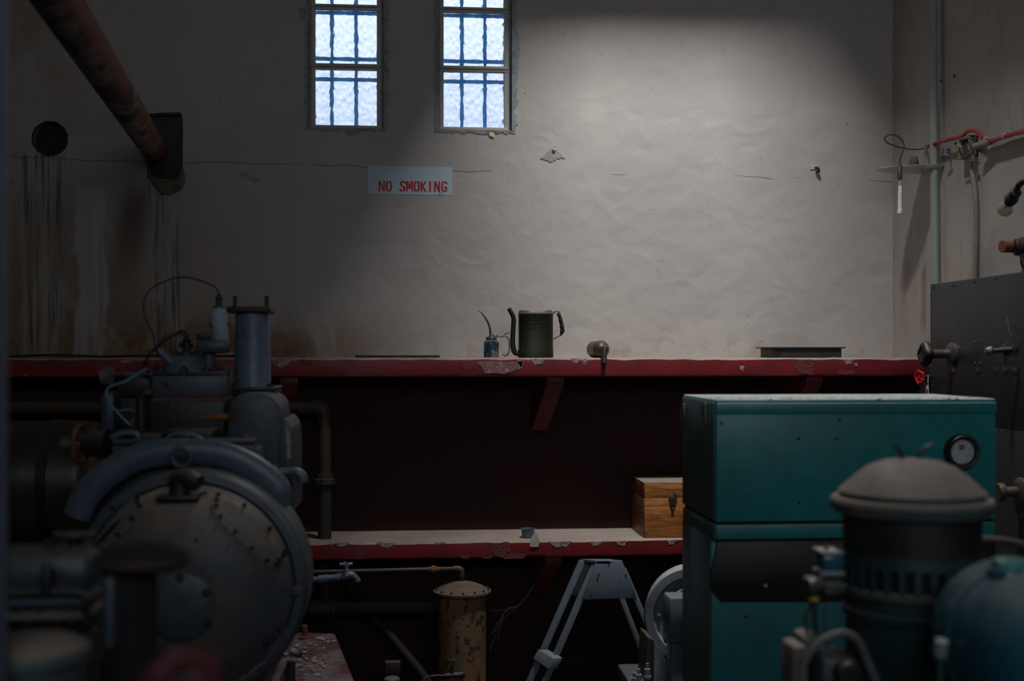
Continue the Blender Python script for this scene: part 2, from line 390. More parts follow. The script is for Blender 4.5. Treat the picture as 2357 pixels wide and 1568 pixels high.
def a_torus(bm, c, R_, r, axis, seg=36, s2=10, lob=0, amp=0):
    ax = Vector(axis).normalized(); u = ax.cross(UP) if abs(ax.z) < .9 else Vector((1, 0, 0)); u.normalize(); v = ax.cross(u); c = Vector(c)
    rings = []
    for i in range(seg):
        a = 2 * math.pi * i / seg; rad = u * math.cos(a) + v * math.sin(a); RR = R_ * (1 + amp * math.cos(lob * a))
        rings.append([bm.verts.new(c + rad * (RR + r * math.cos(b)) + ax * r * math.sin(b)) for b in [2 * math.pi * k / s2 for k in range(s2)]])
    for i in range(seg):
        A, B = rings[i], rings[(i + 1) % seg]
        for k in range(s2): bm.faces.new((A[k], A[(k + 1) % s2], B[(k + 1) % s2], B[k]))
    return bm
BM = bmesh.new
def box(name, lo, hi, m, parent=None, bev=.004): return link(name, a_box(BM(), lo, hi, bev), m, parent)
def pbox(name, x0, y0, x1, y1, Y, dy, m, parent=None, bev=.006):
    """box whose front face at depth Y fills the pixel rectangle, dy deep"""
    a = P(x0, (y0 + y1) / 2, Y).x; b = P(x1, (y0 + y1) / 2, Y).x; xm = (x0 + x1) / 2
    return link(name, a_box(BM(), (a, Y, P(xm, y1, Y).z), (b, Y + dy, P(xm, y0, Y).z), bev), m, parent)
def tube(name, pts, r, m, parent=None, n=1, seg=12): return link(name, a_tube(BM(), pts, r, seg, n), m, parent)
def lathe(name, prof, o, axis, m, parent=None, seg=40, angle=35): return link(name, a_lathe(BM(), prof, o, axis, seg), m, parent, angle)
def prism(name, pts, vec, m, parent=None, bev=0): return link(name, a_prism(BM(), pts, vec, bev), m, parent)
def bolt(p, axis, r, h, parent, m='dirty_iron', name='bolt'):
    bm = BM(); a_lathe(bm, [(r * 1.25, 0), (r * 1.25, h * .2), (r, h * .2), (r, h * .65), (r * .5, h * .65), (r * .5, h)], p, axis, 6)
    return link(name, bm, m, parent)
def apply_bool(o, cutters):
    for c in cutters:
        md = o.modifiers.new('b', 'BOOLEAN'); md.object = c; md.operation = 'DIFFERENCE'; md.solver = 'EXACT'
    dg = bpy.context.evaluated_depsgraph_get(); me = bpy.data.meshes.new_from_object(o.evaluated_get(dg))
    o.modifiers.clear(); old = o.data; o.data = me
    for c in cutters: bpy.data.objects.remove(c)
    for p_ in me.polygons: p_.use_smooth = False
def cutter(bm):
    me = bpy.data.meshes.new('cut'); bmesh.ops.recalc_face_normals(bm, faces=bm.faces); bm.to_mesh(me); bm.free()
    o = bpy.data.objects.new('cut', me); COL.objects.link(o); return o

# ------------------------------------------------------------------ the room
def struct(name, lo, hi, m):
    o = link(name, a_box(BM(), lo, hi), m, None, origin=(0, 0, 0)); o['kind'] = 'structure'; return o
ZC = 4.75
wallb = struct('wall_back', (-4.5, WY, 0), (WX, WY + .28, ZC), 'wall')
# window sizes
WZ = {k: P(795, v, WY).z for k, v in dict(b=290, r1=157, r0=145, m1=18, m0=8, t=-124).items()}
WIN = []
for (l, r_) in ((710, 884), (1007, 1178)):
    WIN.append((P(l, 200, WY).x, P(r_, 200, WY).x))
cuts = [cutter(a_box(BM(), (a, WY - .05, WZ['b'] - .012), (b, WY + .5, WZ['t']))) for a, b in WIN]
dl, dt = P(338, 262, WY), P(418, 262, WY); db = P(380, 413, WY)
cuts.append(cutter(a_box(BM(), (dl.x, WY - .05, db.z), (dt.x, WY + .12, dl.z))))
rc_ = P(115, 319, WY); rr_ = 39 * S(rc_)
cuts.append(cutter(a_lathe(BM(), [(rr_, -.05), (rr_, .10)], rc_, (0, 1, 0), 40)))
apply_bool(wallb, cuts)
struct('wall_right', (WX, -3, 0), (WX + .2, WY + .28, ZC), 'side_wall')
struct('wall_left', (-4.7, -3, 0), (-4.5, WY + .28, ZC), 'side_wall')
struct('wall_front', (-4.5, -3.2, 0), (WX, -3, ZC), 'side_wall')
struct('floor', (-4.7, -3.2, -.1), (WX + .2, WY + .28, 0), 'floor')
cl = struct('ceiling', (-4.7, -3.2, ZC), (WX + .2, WY + .28, ZC + .15), 'ceiling')
SKX = (.96, 1.50); SKY = (3.9, 5.13)
apply_bool(cl, [cutter(a_box(BM(), (SKX[0], SKY[0], ZC - .1), (SKX[1], SKY[1], ZC + .4)))])
bm = BM()
for lo, hi in (((SKX[0] - .05, SKY[0] - .05, ZC + .15), (SKX[0], SKY[1] + .05, 5.6)), ((SKX[1], SKY[0] - .05, ZC + .15), (SKX[1] + .05, SKY[1] + .05, 5.6)),
               ((SKX[0], SKY[0] - .05, ZC + .15), (SKX[1], SKY[0], 5.6)), ((SKX[0], SKY[1], ZC + .15), (SKX[1], SKY[1] + .05, 5.6)), ((SKX[0] - .05, SKY[0] - .05, 5.6), (SKX[1] + .05, SKY[1] + .05, 5.65))):
    a_box(bm, lo, hi)
o = link('trim_1', bm, 'ceiling', None, origin=(0, 0, 0)); o['kind'] = 'structure'; o['label'] = 'unseen shaft added round the roof light to narrow its beam'  # out of view, added to shape the light pool on the back wall


# windows
def window(idx, xl, xr, seed):
    rnd = random.Random(seed)
    g = thing('window_%d' % idx, 'narrow steel-framed window of pebbled glass, %s of the two' % ('left' if idx == 1 else 'right'), 'window', (xl, WY, WZ['b'])); g['kind'] = 'structure'
    del g['category']
    yf = WY + .022; fx0 = xl + .012; fx1 = xr - .018; ft = .022
    bands = [(WZ['b'], WZ['r1']), (WZ['r0'], WZ['m1']), (WZ['m0'], WZ['t'])]
    bm = BM()
    a_box(bm, (fx0, yf, WZ['b']), (fx0 + ft, yf + .04, WZ['t']), .003); a_box(bm, (fx1 - ft, yf, WZ['b']), (fx1, yf + .04, WZ['t']), .003)
    a_box(bm, (fx0, yf - .002, WZ['b'] - .008), (fx1, yf + .05, WZ['b'] + .008), .003)
    a_box(bm, (fx0, yf - .004, WZ['r1']), (fx1, yf + .04, WZ['r1'] + .010), .002); a_box(bm, (fx0, yf - .010, WZ['r1'] + .012), (fx1, yf + .04, WZ['r0']), .002)
    a_box(bm, (fx0, yf - .004, WZ['m1']), (fx1, yf + .04, WZ['m1'] + .010), .002); a_box(bm, (fx0, yf - .010, WZ['m1'] + .012), (fx1, yf + .04, WZ['m0']), .002)
    link('frame', bm, 'cream', g)
    bm = BM(); a_box(bm, (xl - .005, yf + .004, WZ['b'] - .02), (fx0 + .004, yf + .05, WZ['t'])); a_box(bm, (fx1 - .004, yf + .004, WZ['b'] - .02), (xr + .005, yf + .05, WZ['t'])); link('jamb_filler', bm, 'cement', g)
    for a, b in bands:
        bm = a_box(BM(), (fx0 + ft - .004, yf + .020, a), (fx1 - ft + .004, yf + .026, b)); link('glass_pane', bm, 'glass', g)
    px0 = {1: (764, 820), 2: (1063, 1116)}[idx]
    for px in px0:
        x = P(px, 200, WY + .08).x; link('security_bar', a_box(BM(), (x - .010, WY + .075, WZ['b'] - .02), (x + .010, WY + .090, WZ['t']), .002), 'bluebar', g)
    for py in (31, 137, 184, -60):
        z = P(795, py, WY + .08).z; link('security_bar', a_box(BM(), (xl, WY + .068, z - .010), (xr, WY + .080, z + .010), .002), 'bluebar', g)
    x = xr - .040; link('security_bar', a_box(BM(), (x, WY + .09, WZ['b'] - .02), (x + .016, WY + .11, WZ['t']), .002), 'bluebar', g)
    # crumbling cement border: a ragged ring round the opening
    def ring(off, y0, y1, jit):
        bm = BM(); inn = []; out = []
        path = []
        z0, z1 = WZ['b'] - .014, WZ['t']
        n1, n2 = 110, 30
        for k in range(n1): path.append(((xl, z1 + (z0 - z1) * k / n1), (-1, 0)))
        for k in range(n2): path.append(((xl + (xr - xl) * k / n2, z0), (0, -1)))
        for k in range(n1 + 1): path.append(((xr, z0 + (z1 - z0) * k / n1), (1, 0)))
        for i, ((x, z), (nx, nz)) in enumerate(path):
            w_ = off * (1 + jit * (rnd.random() - .35)) * (1.5 if nx > 0 else 1)
            dx, dz = nx, nz
            if i == n1: dx, dz = -.7, -.7
            if i == n1 + n2: dx, dz = .7, -.7
            inn.append((x, z)); out.append((x + dx * w_, z + dz * w_))
        vi = [bm.verts.new((x - (.0), y0, z)) for x, z in inn]; vo = [bm.verts.new((x, y1, z)) for x, z in out]
        vb = [bm.verts.new((x, WY + .03, z)) for x, z in inn]
        vw = [bm.verts.new((x, WY + .004, z)) for x, z in out]
        for k in range(len(inn) - 1):
            bm.faces.new((vi[k], vi[k + 1], vo[k + 1], vo[k])); bm.faces.new((vb[k], vb[k + 1], vi[k + 1], vi[k])); bm.faces.new((vo[k], vo[k + 1], vw[k + 1], vw[k]))
        o = link('cement_edge', bm, 'cement', g, 60); return o
    ring(.014, WY - .006, WY - .004, 1.1)
    return g
w1 = window(1, *WIN[0], 1); w2 = window(2, *WIN[1], 2)
def ragged(pts, n, amp, rnd):
    out = []
    for i in range(len(pts)):
        a, b = pts[i], pts[(i + 1) % len(pts)]
        for k in range(n):
            t = k / n; out.append((a[0] + (b[0] - a[0]) * t + rnd.uniform(-amp, amp), a[1] + (b[1] - a[1]) * t + rnd.uniform(-amp, amp)))
    return out
rnd = random.Random(4)
def wall_patch(name, pts, m, Y=WY, th=.004, parent=None, n=5, amp=1.5, label=None):
    q = [P(x, y, Y) for x, y in ragged(pts, n, amp, rnd)]
    q = [Vector((v.x, Y, v.z)) for v in q]
    o = prism(name, q, (0, -th, 0), m, parent)
    if label: o['label'] = label
    return o
ORG[wallb.name] = Vector((0, 0, 0))
wall_patch('plaster_scar', [(790, 300), (838, 302), (815, 313), (802, 313)], 'cement', parent=wallb, label='broken plaster under the left window')
wall_patch('plaster_scar', [(1178, 60), (1196, 80), (1192, 180), (1180, 200)], 'cement', parent=wallb)
wall_patch('plaster_scar', [(688, 20), (712, 14), (712, 50), (690, 50)], 'cement', parent=wallb)
wall_patch('plaster_scar', [(1244, 366), (1262, 350), (1276, 334), (1284, 348), (1300, 364), (1282, 366), (1270, 374)], mat('old_plaster_patch', (.36, .34, .32), (.30, .28, .26), .9), parent=wallb, label='small star-shaped plaster patch')
lathe('wall_plug', [(.012, 0), (.010, .012), (.004, .02), (0, .02)], P(1275, 346, WY), (0, -1, 0), 'cream', wallb, 10)
o = wall_patch('bright_chip', [(1126, 304), (1138, 306), (1136, 316), (1128, 314)], mat('yellow_white_plaster', (.8, .8, .5), None, .8), parent=wallb, n=2, amp=1, Y=WY - .006, label='pale yellow chip under the right window')
wall_patch('plaster_flake', [(160, 572), (176, 575), (182, 590), (172, 588), (158, 582)], 'cement', parent=wallb, amp=1.5)
wall_patch('plaster_flake', [(545, 392), (566, 400), (600, 416), (588, 420), (560, 408)], M['cement'], parent=wallb, amp=1.5)
# duct opening with screen and crumbled lip
dh = thing('screened_opening', 'dark rectangular wall opening with wire mesh around the rusty pipe', 'vent', (dl.x, WY + .1, db.z))
box('backing', (dl.x, WY + .08, db.z), (dt.x, WY + .118, dl.z), 'black_void', dh, 0)
bm = BM(); nx, nz = 26, 50
for i in range(nx):
    x = dl.x + (dt.x - dl.x) * (i + .5) / nx; a_box(bm, (x - .0007, WY + .040, db.z), (x + .0007, WY + .0414, dl.z))
for i in range(nz):
    z = db.z + (dl.z - db.z) * (i + .5) / nz; a_box(bm, (dl.x, WY + .0414, z - .0007), (dt.x, WY + .0428, z + .0007))
o = link('wire_mesh', bm, 'dull_steel', dh); o['kind'] = 'stuff'
bm = BM(); rows = []
ol = [(338, 378), (344, 400), (352, 425), (372, 448), (396, 450), (418, 438), (427, 418), (424, 402), (420, 380)]
rnd2 = random.Random(3)
inner = [(340, 376), (342, 390), (350, 404), (366, 412), (384, 412), (404, 412), (414, 404), (417, 392), (419, 378)]
for t in range(6):
    k = t / 5; rows.append([bm.verts.new(Vector((P(a[0] + (b[0] - a[0]) * k + rnd2.uniform(-1.5, 1.5), 0, WY).x, WY - .003 - .030 * math.sin(math.pi * min(1, k * 1.0)) * rnd2.uniform(.6, 1), P(380, a[1] + (b[1] - a[1]) * k + rnd2.uniform(-1.5, 1.5), WY).z))) for a, b in zip(inner, ol)])
for a, b in zip(rows, rows[1:]):
    for k in range(len(a) - 1): bm.faces.new((a[k], a[k + 1], b[k + 1], b[k]))
o = link('crumbled_lip', bm, mat('crumbling_mortar', (.17, .145, .11), (.08, .065, .05), .95, 0, 20, 1., bscale=60), dh, 60); o['label'] = 'bulging crumbled mortar lip'
wall_patch('sooty_rim', [(334, 262), (414, 258), (421, 268), (421, 400), (412, 414), (420, 264), (338, 266)], 'black_iron', parent=dh, n=4, amp=1.2)
# round vent
rv = thing('round_vent', 'round dark screened vent hole in the stained plaster', 'vent', rc_)
lathe('screen', [(rr_, .05), (rr_ * .98, .048), (0, .045)], rc_, (0, 1, 0), mat('sooty_screen', (.018, .018, .017), (.04, .038, .034), .9, 0, 40, 1., bscale=120), rv)
bm = BM(); a_torus(bm, rc_ + Vector((0, .0, 0)), rr_, .005, (0, 1, 0), 48, 6)
for v in bm.verts: v.co += Vector((random.uniform(-.002, .002), 0, random.uniform(-.002, .002)))
link('rim', bm, 'dirty_iron', rv)

# ------------------------------------------------------------------ shelves
def shelf(label, ytop, ybot, x0, x1, brackets, chips, hgap):
    zt = P(1100, ytop, SY).z; zb = P(1100, ybot, SY).z
    g = thing('concrete_shelf', label, 'shelf', ((x0 + x1) / 2, WY, zb))
    bm = BM(); nseg = 90; r2 = random.Random(int(ytop))
    prof = [(WY, zb), (SY + .015, zb), (SY + .003, zb + .006), (SY, zb + .018), (SY, zt - .010), (SY + .008, zt - .001), (SY + .02, zt), (WY, zt)]
    rings = []
    for i in range(nseg + 1):
        x = x0 + (x1 - x0) * i / nseg; ring_ = []
        for j, (y, z) in enumerate(prof):
            q = r2.uniform(-.0035, .0035) if j in (4, 5) else (r2.uniform(-.002, .002) if j in (2, 3) else 0)
            ring_.append(bm.verts.new((x, y + q * .6, z + q)))
        rings.append(ring_)
    for a, b in zip(rings, rings[1:]):
        for k in range(len(prof)): k2 = (k + 1) % len(prof); bm.faces.new((a[k], a[k2], b[k2], b[k]))
    bm.faces.new(rings[0]); bm.faces.new(rings[-1][::-1])
    link('slab', bm, 'shelf', g)
    for x in brackets:
        w_ = .05
        sk_ = P(1240, 990, WY).x - P(1281, 870, SY).x; w_ = .045
        pts = [(x - w_ + sk_, WY, zb), (x - w_, SY + .03, zb), (x - w_, SY + .03, zb - .035), (x - w_ + sk_, WY - .05, zb - hgap), (x - w_ + sk_, WY, zb - hgap)]
        prism('bracket', pts, (2 * w_, 0, 0), 'bracket', g, .004)
    for (pts, m) in chips: wall_patch('paint_chip', pts, m, SY + .001, .0035, g, 5, 1.3)
    return g, zt
M['bracket'] = mat('red_painted_bracket', (.13, .012, .014), (.09, .01, .012), .6, 0, 6, .2)
def tri(x, y, w_, h): return [(x - w_ / 2, y), (x + w_ / 2, y), (x + w_ * .2, y + h), (x - w_ * .25, y + h * .85)]
ch_u = [([(625, 829), (672, 829), (660, 840), (646, 849), (636, 842)], 'chip'), ([(684, 829), (720, 829), (712, 838), (694, 838)], 'chip_red'),
        ([(1098, 834), (1204, 832), (1196, 850), (1160, 860), (1118, 858), (1108, 846)], 'chip_pink'), ([(1052, 836), (1072, 834), (1070, 850), (1060, 846)], 'chip_red'),
        ([(1190, 830), (1206, 830), (1200, 850)], 'chip'), ([(1220, 827), (1256, 827), (1246, 839), (1230, 839)], 'chip'), ([(1314, 826), (1336, 826), (1328, 836), (1320, 835)], 'chip'),
        (tri(1346, 826, 12, 13), 'chip'), (tri(1708, 842, 12, 12), 'chip'), ([(1832, 829), (1872, 829), (1872, 862), (1842, 862), (1830, 848)], 'chip_red'),
        ([(1940, 828), (1966, 828), (1960, 838), (1946, 838)], 'chip'), ([(1930, 852), (1972, 854), (1962, 863), (1932, 863)], 'chip_red'), (tri(450, 829, 40, 8), 'chip'), (tri(290, 829, 40, 7), 'chip'), (tri(1970, 836, 9, 8), 'chip'), (tri(60, 862, 8, 5), 'chip')]
ch_l = [([(768, 1249), (804, 1249), (796, 1258), (778, 1258)], 'chip'), ([(866, 1249), (912, 1249), (902, 1258), (888, 1262), (876, 1256)], 'chip'), (tri(1015, 1249, 26, 5), 'chip'),
        ([(1132, 1250), (1172, 1248), (1174, 1270), (1158, 1284), (1136, 1278)], 'chip_red'), ([(1168, 1272), (1212, 1276), (1204, 1286), (1160, 1286)], 'chip_red'), ([(1264, 1247), (1316, 1247), (1304, 1258), (1280, 1259), (1270, 1254)], 'chip'), ([(1356, 1247), (1386, 1247), (1378, 1256), (1364, 1255)], 'chip'),
        ([(1414, 1246), (1444, 1246), (1436, 1256), (1422, 1254)], 'chip'), ([(1534, 1245), (1558, 1245), (1550, 1254), (1540, 1253)], 'chip'), (tri(1070, 1279, 30, 8), 'chip_red'), (tri(1120, 1281, 30, 6), 'chip_red'), (tri(60, 1255, 50, 8), 'chip_red'), (tri(760, 1250, 10, 6), 'chip'), (tri(706, 1250, 14, 6), 'chip')]
up_sh, ZU = shelf('upper red-painted concrete shelf with chipped front edge and dusty top', 824, 868, -4.5, WX, [P(1281, 870, 6.1).x, P(1880, 870, 6.1).x, P(664, 870, 6.1).x], ch_u, .30)
lo_sh, ZL = shelf('lower red-painted concrete shelf thick with grey dust', 1246, 1286, -4.5, WX, [P(1276, 1290, 6.1).x, P(400, 1300, 6.1).x, P(1880, 1300, 6.1).x], ch_l, .26)

# ------------------------------------------------------------------ painted sign
sg = thing('no_smoking_sign', 'pale blue painted rectangle reading NO SMOKING in red stencil letters', 'sign', P(945, 449, WY))
a, b, c_, d = P(847, 382, WY), P(1041, 385, WY), P(1041, 450, WY), P(847, 446, WY)
prism('painted_panel', [a, b, c_, d], (0, -.002, 0), 'sign_blue', sg)
LET = {
 'N': [[(.14, 0), (.14, 1)], [(.22, .98), (.80, .06)], [(.88, .0), (.88, 1)]],
 'O': [[(.42, .97), (.2, .86), (.13, .5), (.2, .14), (.42, .03)], [(.60, .97), (.82, .86), (.89, .5), (.82, .14), (.60, .03)]],
 'S': [[(.95, .78), (.82, .94), (.60, .97)], [(.44, .97), (.16, .86), (.16, .66), (.5, .52), (.84, .36), (.86, .16), (.60, .03)], [(.44, .03), (.2, .08), (.06, .22)]],
 'M': [[(.1, 0), (.1, 1)], [(.2, .98), (.48, .30)], [(.80, .98), (.54, .30)], [(.92, 0), (.92, 1)]],
 'K': [[(.14, 0), (.14, 1)], [(.92, 1), (.36, .54)], [(.38, .46), (.96, 0)]],
 'I': [[(.5, 0), (.5, 1)]],
 'G': [[(.94, .76), (.82, .92), (.60, .97)], [(.44, .97), (.2, .86), (.13, .5), (.2, .14), (.44, .03)], [(.58, .03), (.86, .08), (.88, .42), (.58, .42)]]}
def stroke(bm, pts, w_, y):
    for (p, q) in zip(pts, pts[1:]):
        p, q = Vector(p), Vector(q); t = (q - p).normalized(); s_ = Vector((-t.z, 0, t.x)) * w_ / 2; p = p - t * w_ * .12; q = q + t * w_ * .12
        a_prism(bm, [p + s_, q + s_, q - s_, p - s_], (0, -.0015, 0))
for ch, x0, x1 in (('N', 871, 886), ('O', 888, 902), ('S', 920, 933), ('M', 935, 950), ('O', 952, 966), ('K', 968, 981), ('I', 987, 993), ('N', 999, 1013), ('G', 1016, 1029)):
    bm = BM(); dy = (x0 - 871) / 150 * 1.2
    for k, s_ in enumerate(LET[ch]):
        stroke(bm, [P(x0 + x * (x1 - x0), 440 + dy - y * 23, WY - .002 - .0001 * k) for x, y in s_], .0095, 0)
    if ch == 'G': stroke(bm, [P(1012, 440, WY - .0025), P(1012.5, 449, WY - .0025)], .003, 0); stroke(bm, [P(1018, 440, WY - .0025), P(1018, 450, WY - .0025)], .003, 0)
    o = link('letter', bm, 'sign_red', sg)

# ------------------------------------------------------------------ large rusty pipe, top left
a = P(356, 346, WY + .06); b = P(133, 0, 3.45); d = (b - a)
end = a + d * 1.55
tube('rusty_pipe', [a, a + d * .5, b, end], .066, 'rusty_pipe', None, seg=40)
bpy.data.objects['rusty_pipe'].name = 'wall_pipe'; tag(bpy.data.objects['wall_pipe'], 'long rusty pipe slanting from top left down into the wall opening', 'pipe')

# ------------------------------------------------------------------ things on the upper shelf
def on(px, Y, z=None): p = P(px, 800, Y); return Vector((p.x, Y, z if z is not None else ZU))
# flat tray
x0, x1 = P(818, 820, 6.3).x, P(1012, 820, 6.3).x
g = thing('flat_tray', 'thin flat dark strip lying on the upper shelf left of the oil cans', 'tray', (x0, 6.3, ZU))
bm = BM(); a_box(bm, (x0, 6.3, ZU), (x1, 6.4, ZU + .006), .001); link('base', bm, 'dusty_black', g)
box('front_rim', (x0, 6.296, ZU), (x1, 6.303, ZU + .014), 'dusty_black', g, .001)
# pump oiler
c0 = on(1131, 6.26); s0 = S(c0); r = 17.5 * s0
g = thing('pump_oiler', 'small chipped blue pump oil can with a thin curved spout', 'oil can', c0)
lathe('can_body', [(r * .98, 0), (r, .003), (r, 32 * s0), (r * .96, 37 * s0), (r * .66, 42 * s0), (0, 42 * s0)], c0, (0, 0, 1), 'oiler_blue', g)
lathe('cap', [(12 * s0, 41 * s0), (12.5 * s0, 42 * s0), (12.5 * s0, 46 * s0), (11 * s0, 48 * s0), (6 * s0, 49 * s0), (5 * s0, 53 * s0), (3.5 * s0, 55 * s0), (0, 55 * s0)], c0, (0, 0, 1), 'dull_steel', g, 24)
def pp(lst, Y): return [P(x, y, Y) for x, y in lst]
tube('spout', pp([(1129, 770), (1128, 758), (1124, 744), (1115, 729), (1107, 719), (1099, 715)], 6.26), [.0065, .006, .0055, .0045, .003, .002], 'dull_steel', g, 5, 8)
tube('trigger', pp([(1134, 773), (1150, 775), (1164, 774), (1171, 782), (1172, 796), (1171, 812), (1163, 819), (1156, 816)], 6.26), .0032, 'dull_steel', g, 5, 8)
tube('thumb_lever', pp([(1142, 771), (1155, 776), (1164, 768), (1173, 766)], 6.26), .0025, 'dull_steel', g, 4, 8)
# oil jug
g0 = on(1233, 6.26); g = thing('oil_jug', 'tall dark green oval oil jug with side spout and handle', 'oil can', g0)
def oval(bm, prof, o, ex, ey, seg=40, dipf=None):
    rings = []
    for k_, (q, h) in enumerate(prof):
        ring_ = []
        for k in range(seg):
            a = 2 * math.pi * k / seg; cx, cy = math.cos(a), math.sin(a)
            cx = math.copysign(abs(cx) ** .75, cx); cy = math.copysign(abs(cy) ** .75, cy)
            hh = h - (dipf(cx * q) if dipf and k_ >= dipk else 0)
            ring_.append(bm.verts.new(o + Vector((cx * ex * q, cy * ey * q, hh))))
        rings.append(ring_)
    for a, b in zip(rings, rings[1:]):
        for k in range(seg): bm.faces.new((a[k], a[(k + 1) % seg], b[(k + 1) % seg], b[k]))
    bm.faces.new(rings[0]); bm.faces.new(rings[-1]); return bm
ex = 40.5 * s0; ey = .062; H = 108 * s0; dipk = 99
link('jug_body', oval(BM(), [(.97, 0), (1.01, .003), (1.01, 18 * s0), (.985, 20 * s0), (.985, 98 * s0), (1.0, 99 * s0), (1.0, 101 * s0)], g0, ex, ey), 'oil_green', g)
dipk = 3
link('lid', oval(BM(), [(1.015, 100 * s0), (1.015, 102 * s0), (.99, 104 * s0), (.97, 108.5 * s0), (.90, 110.5 * s0), (.3, 110.5 * s0)], g0, ex * .985, ey * .97, 40, lambda u: .012 * math.exp(-(u / .35) ** 2)), mat('dusty_tin_lid', (.16, .15, .11), None, .6, .2, 10, .1, dust=.7), g)
for px in (1205, 1258):
    p = P(px, 812, 6.26 - ey * .62); lathe('base_hole', [(.0125, 0), (.0125, .006), (.009, .008), (0, .004)], p + Vector((0, -.012, 0)), (0, -1, 0), 'black_void' if px < 1250 else 'black_void', g, 16)
bm = BM()
for yy, xa, xb in ((743, 1212, 1250), (753, 1216, 1246), (765, 1222, 1240)):
    x = xa; rl = random.Random(yy)
    while x < xb:
        p = P(x, yy, 6.26 - ey - .0005); h_ = rl.uniform(1.2, 2.6) * s0; a_box(bm, p, p + Vector((.0022, .004, h_))); x += 3.1
o = link('embossing', bm, 'dull_steel', g); o['kind'] = 'stuff'; o['label'] = 'worn rows of embossing'
tube('spout', pp([(1196, 814), (1186, 812), (1181, 800), (1180, 780), (1182, 745), (1182, 733), (1178, 722), (1171, 710)], 6.26), [.013, .0145, .014, .013, .0125, .0125, .012, .011], 'black_iron', g, 5, 16)
tube('handle', pp([(1274, 722), (1279, 717), (1286, 718), (1292, 732), (1296, 748), (1298, 762), (1293, 770), (1284, 775), (1274, 781)], 6.26), .0036, 'dull_steel', g, 5, 8)
bm = BM(); a_tube(bm, pp([(1284, 720), (1288, 730), (1291, 742), (1293, 754), (1293, 764), (1290, 772)], 6.26), [.006, .010, .0075, .011, .008, .0115, .008, .011, .007, .004], 10, 4); link('grip', bm, 'black_iron', g)
# lying funnel-topped can with spout over the edge
fc = on(1384, 6.16, ZU) ; sF = S(fc); rb = 19.5 * sF
g = thing('tipped_oil_can', 'round bronze can lying on its side, spout hanging over the shelf edge', 'oil can', fc)
c1 = Vector((fc.x, 6.16, ZU + rb)); axd = Vector((.22, -1, 0)).normalized()
lathe('can_body', [(0, -.105), (rb * .95, -.105), (rb, -.10), (rb, -.01), (rb * 1.03, -.006), (rb * 1.03, 0), (rb * .98, .004)], c1, axd, 'bronze', g)
lathe('domed_top', [(rb * .97, 0), (rb * .9, .012), (rb * .7, .025), (rb * .4, .033), (rb * .3, .04), (0, .04)], c1, axd, 'bronze', g)
q = c1 + axd * .035
tube('spout', [q, q + Vector((.006, -.03, -.002)), P(1391, 800, 6.09), P(1391, 818, 6.085), P(1391, 836, 6.08)], [.011, .0145, .0145, .014, .012], 'dull_steel', g, 4, 14)
tube('nozzle', [P(1391, 834, 6.08), P(1391, 843, 6.08), P(1391, 848, 6.08)], [.0085, .007, .004], 'black_iron', g, 1, 12)
# black tin pan
Yp = 6.2; xa, xb = P(1773, 810, Yp).x, P(1937, 810, Yp).x; zt = P(1850, 799, Yp).z
g = thing('metal_pan', 'shallow dusty black tin with a wide lid rim, right end of the upper shelf', 'tin', (xa, Yp, ZU))
bm = BM(); a_box(bm, (xa, Yp, ZU), (xb, Yp + .18, zt - .005), .002); link('pan_body', bm, 'dusty_black', g)
box('end_plate', (xa - .002, Yp - .004, ZU), (xa + .052, Yp + .002, zt - .006), M['oil_green'], g, .001)
bm = BM(); a_box(bm, (xa - .022, Yp - .012, zt - .007), (xb + .018, Yp + .2, zt), .0015); link('rim_lid', bm, 'dusty_black', g)
# loose cable along the wall
pts = []
for i in range(16):
    t = i / 15; px = 15 + 530 * t; pts.append(P(px, 821.5 - 4.5 * abs(math.sin(t * 7.5)) * (1 - t * .5), 6.42))
for p in pts: p.z = max(p.z, ZU + .007)
o = tube('loose_cable', pts, .006, 'rubber', None, 4, 8); tag(o, 'black cable lying in waves on the upper shelf against the wall', 'cable')

# ------------------------------------------------------------------ things on the lower shelf
Yb = 6.13; bx0 = P(1484, 1180, Yb).x; zt = P(1520, 1111, Yb).z; zmid = P(1520, 1146, Yb).z
g = thing('wooden_box', 'varnished plywood box with brass latch on the lower shelf', 'box', (bx0, Yb, ZL))
bw = .30; bd = .36
box('case', (bx0, Yb, ZL), (bx0 + bw, Yb + bd, zmid - .001), 'wood', g, .002)
box('side_panel', (bx0 - .004, Yb + .002, ZL), (bx0, Yb + bd, zmid - .002), 'wood_dark', g, .001)
box('lid', (bx0, Yb, zmid + .001), (bx0 + bw, Yb + bd, zt - .003), 'wood', g, .002)
box('lid_side', (bx0 - .004, Yb + .002, zmid + .002), (bx0, Yb + bd, zt - .003), 'wood_dark', g, .001)
box('lid_top', (bx0 - .004, Yb, zt - .003), (bx0 + bw, Yb + bd, zt), 'dust_top', g, .001)
latch = prism('latch', [P(x, y, Yb) for x, y in [(1538, 1141), (1543, 1134), (1548, 1131), (1553, 1134), (1559, 1141), (1558, 1152), (1556, 1160), (1552, 1172), (1548, 1175), (1544, 1172), (1540, 1160), (1538, 1150)]], (0, -.005, 0), 'brass', g, .0015)
a_ = P(1548, 1150, Yb - .008); box('latch_bar', a_ + Vector((-.009, -.004, -.028)), a_ + Vector((.009, .004, .024)), 'brass', latch, .002)
lathe('latch_knob', [(.006, 0), (.008, .005), (.006, .011), (0, .012)], P(1548, 1171, Yb - .005), (0, -1, 0), 'dull_steel', latch, 14)
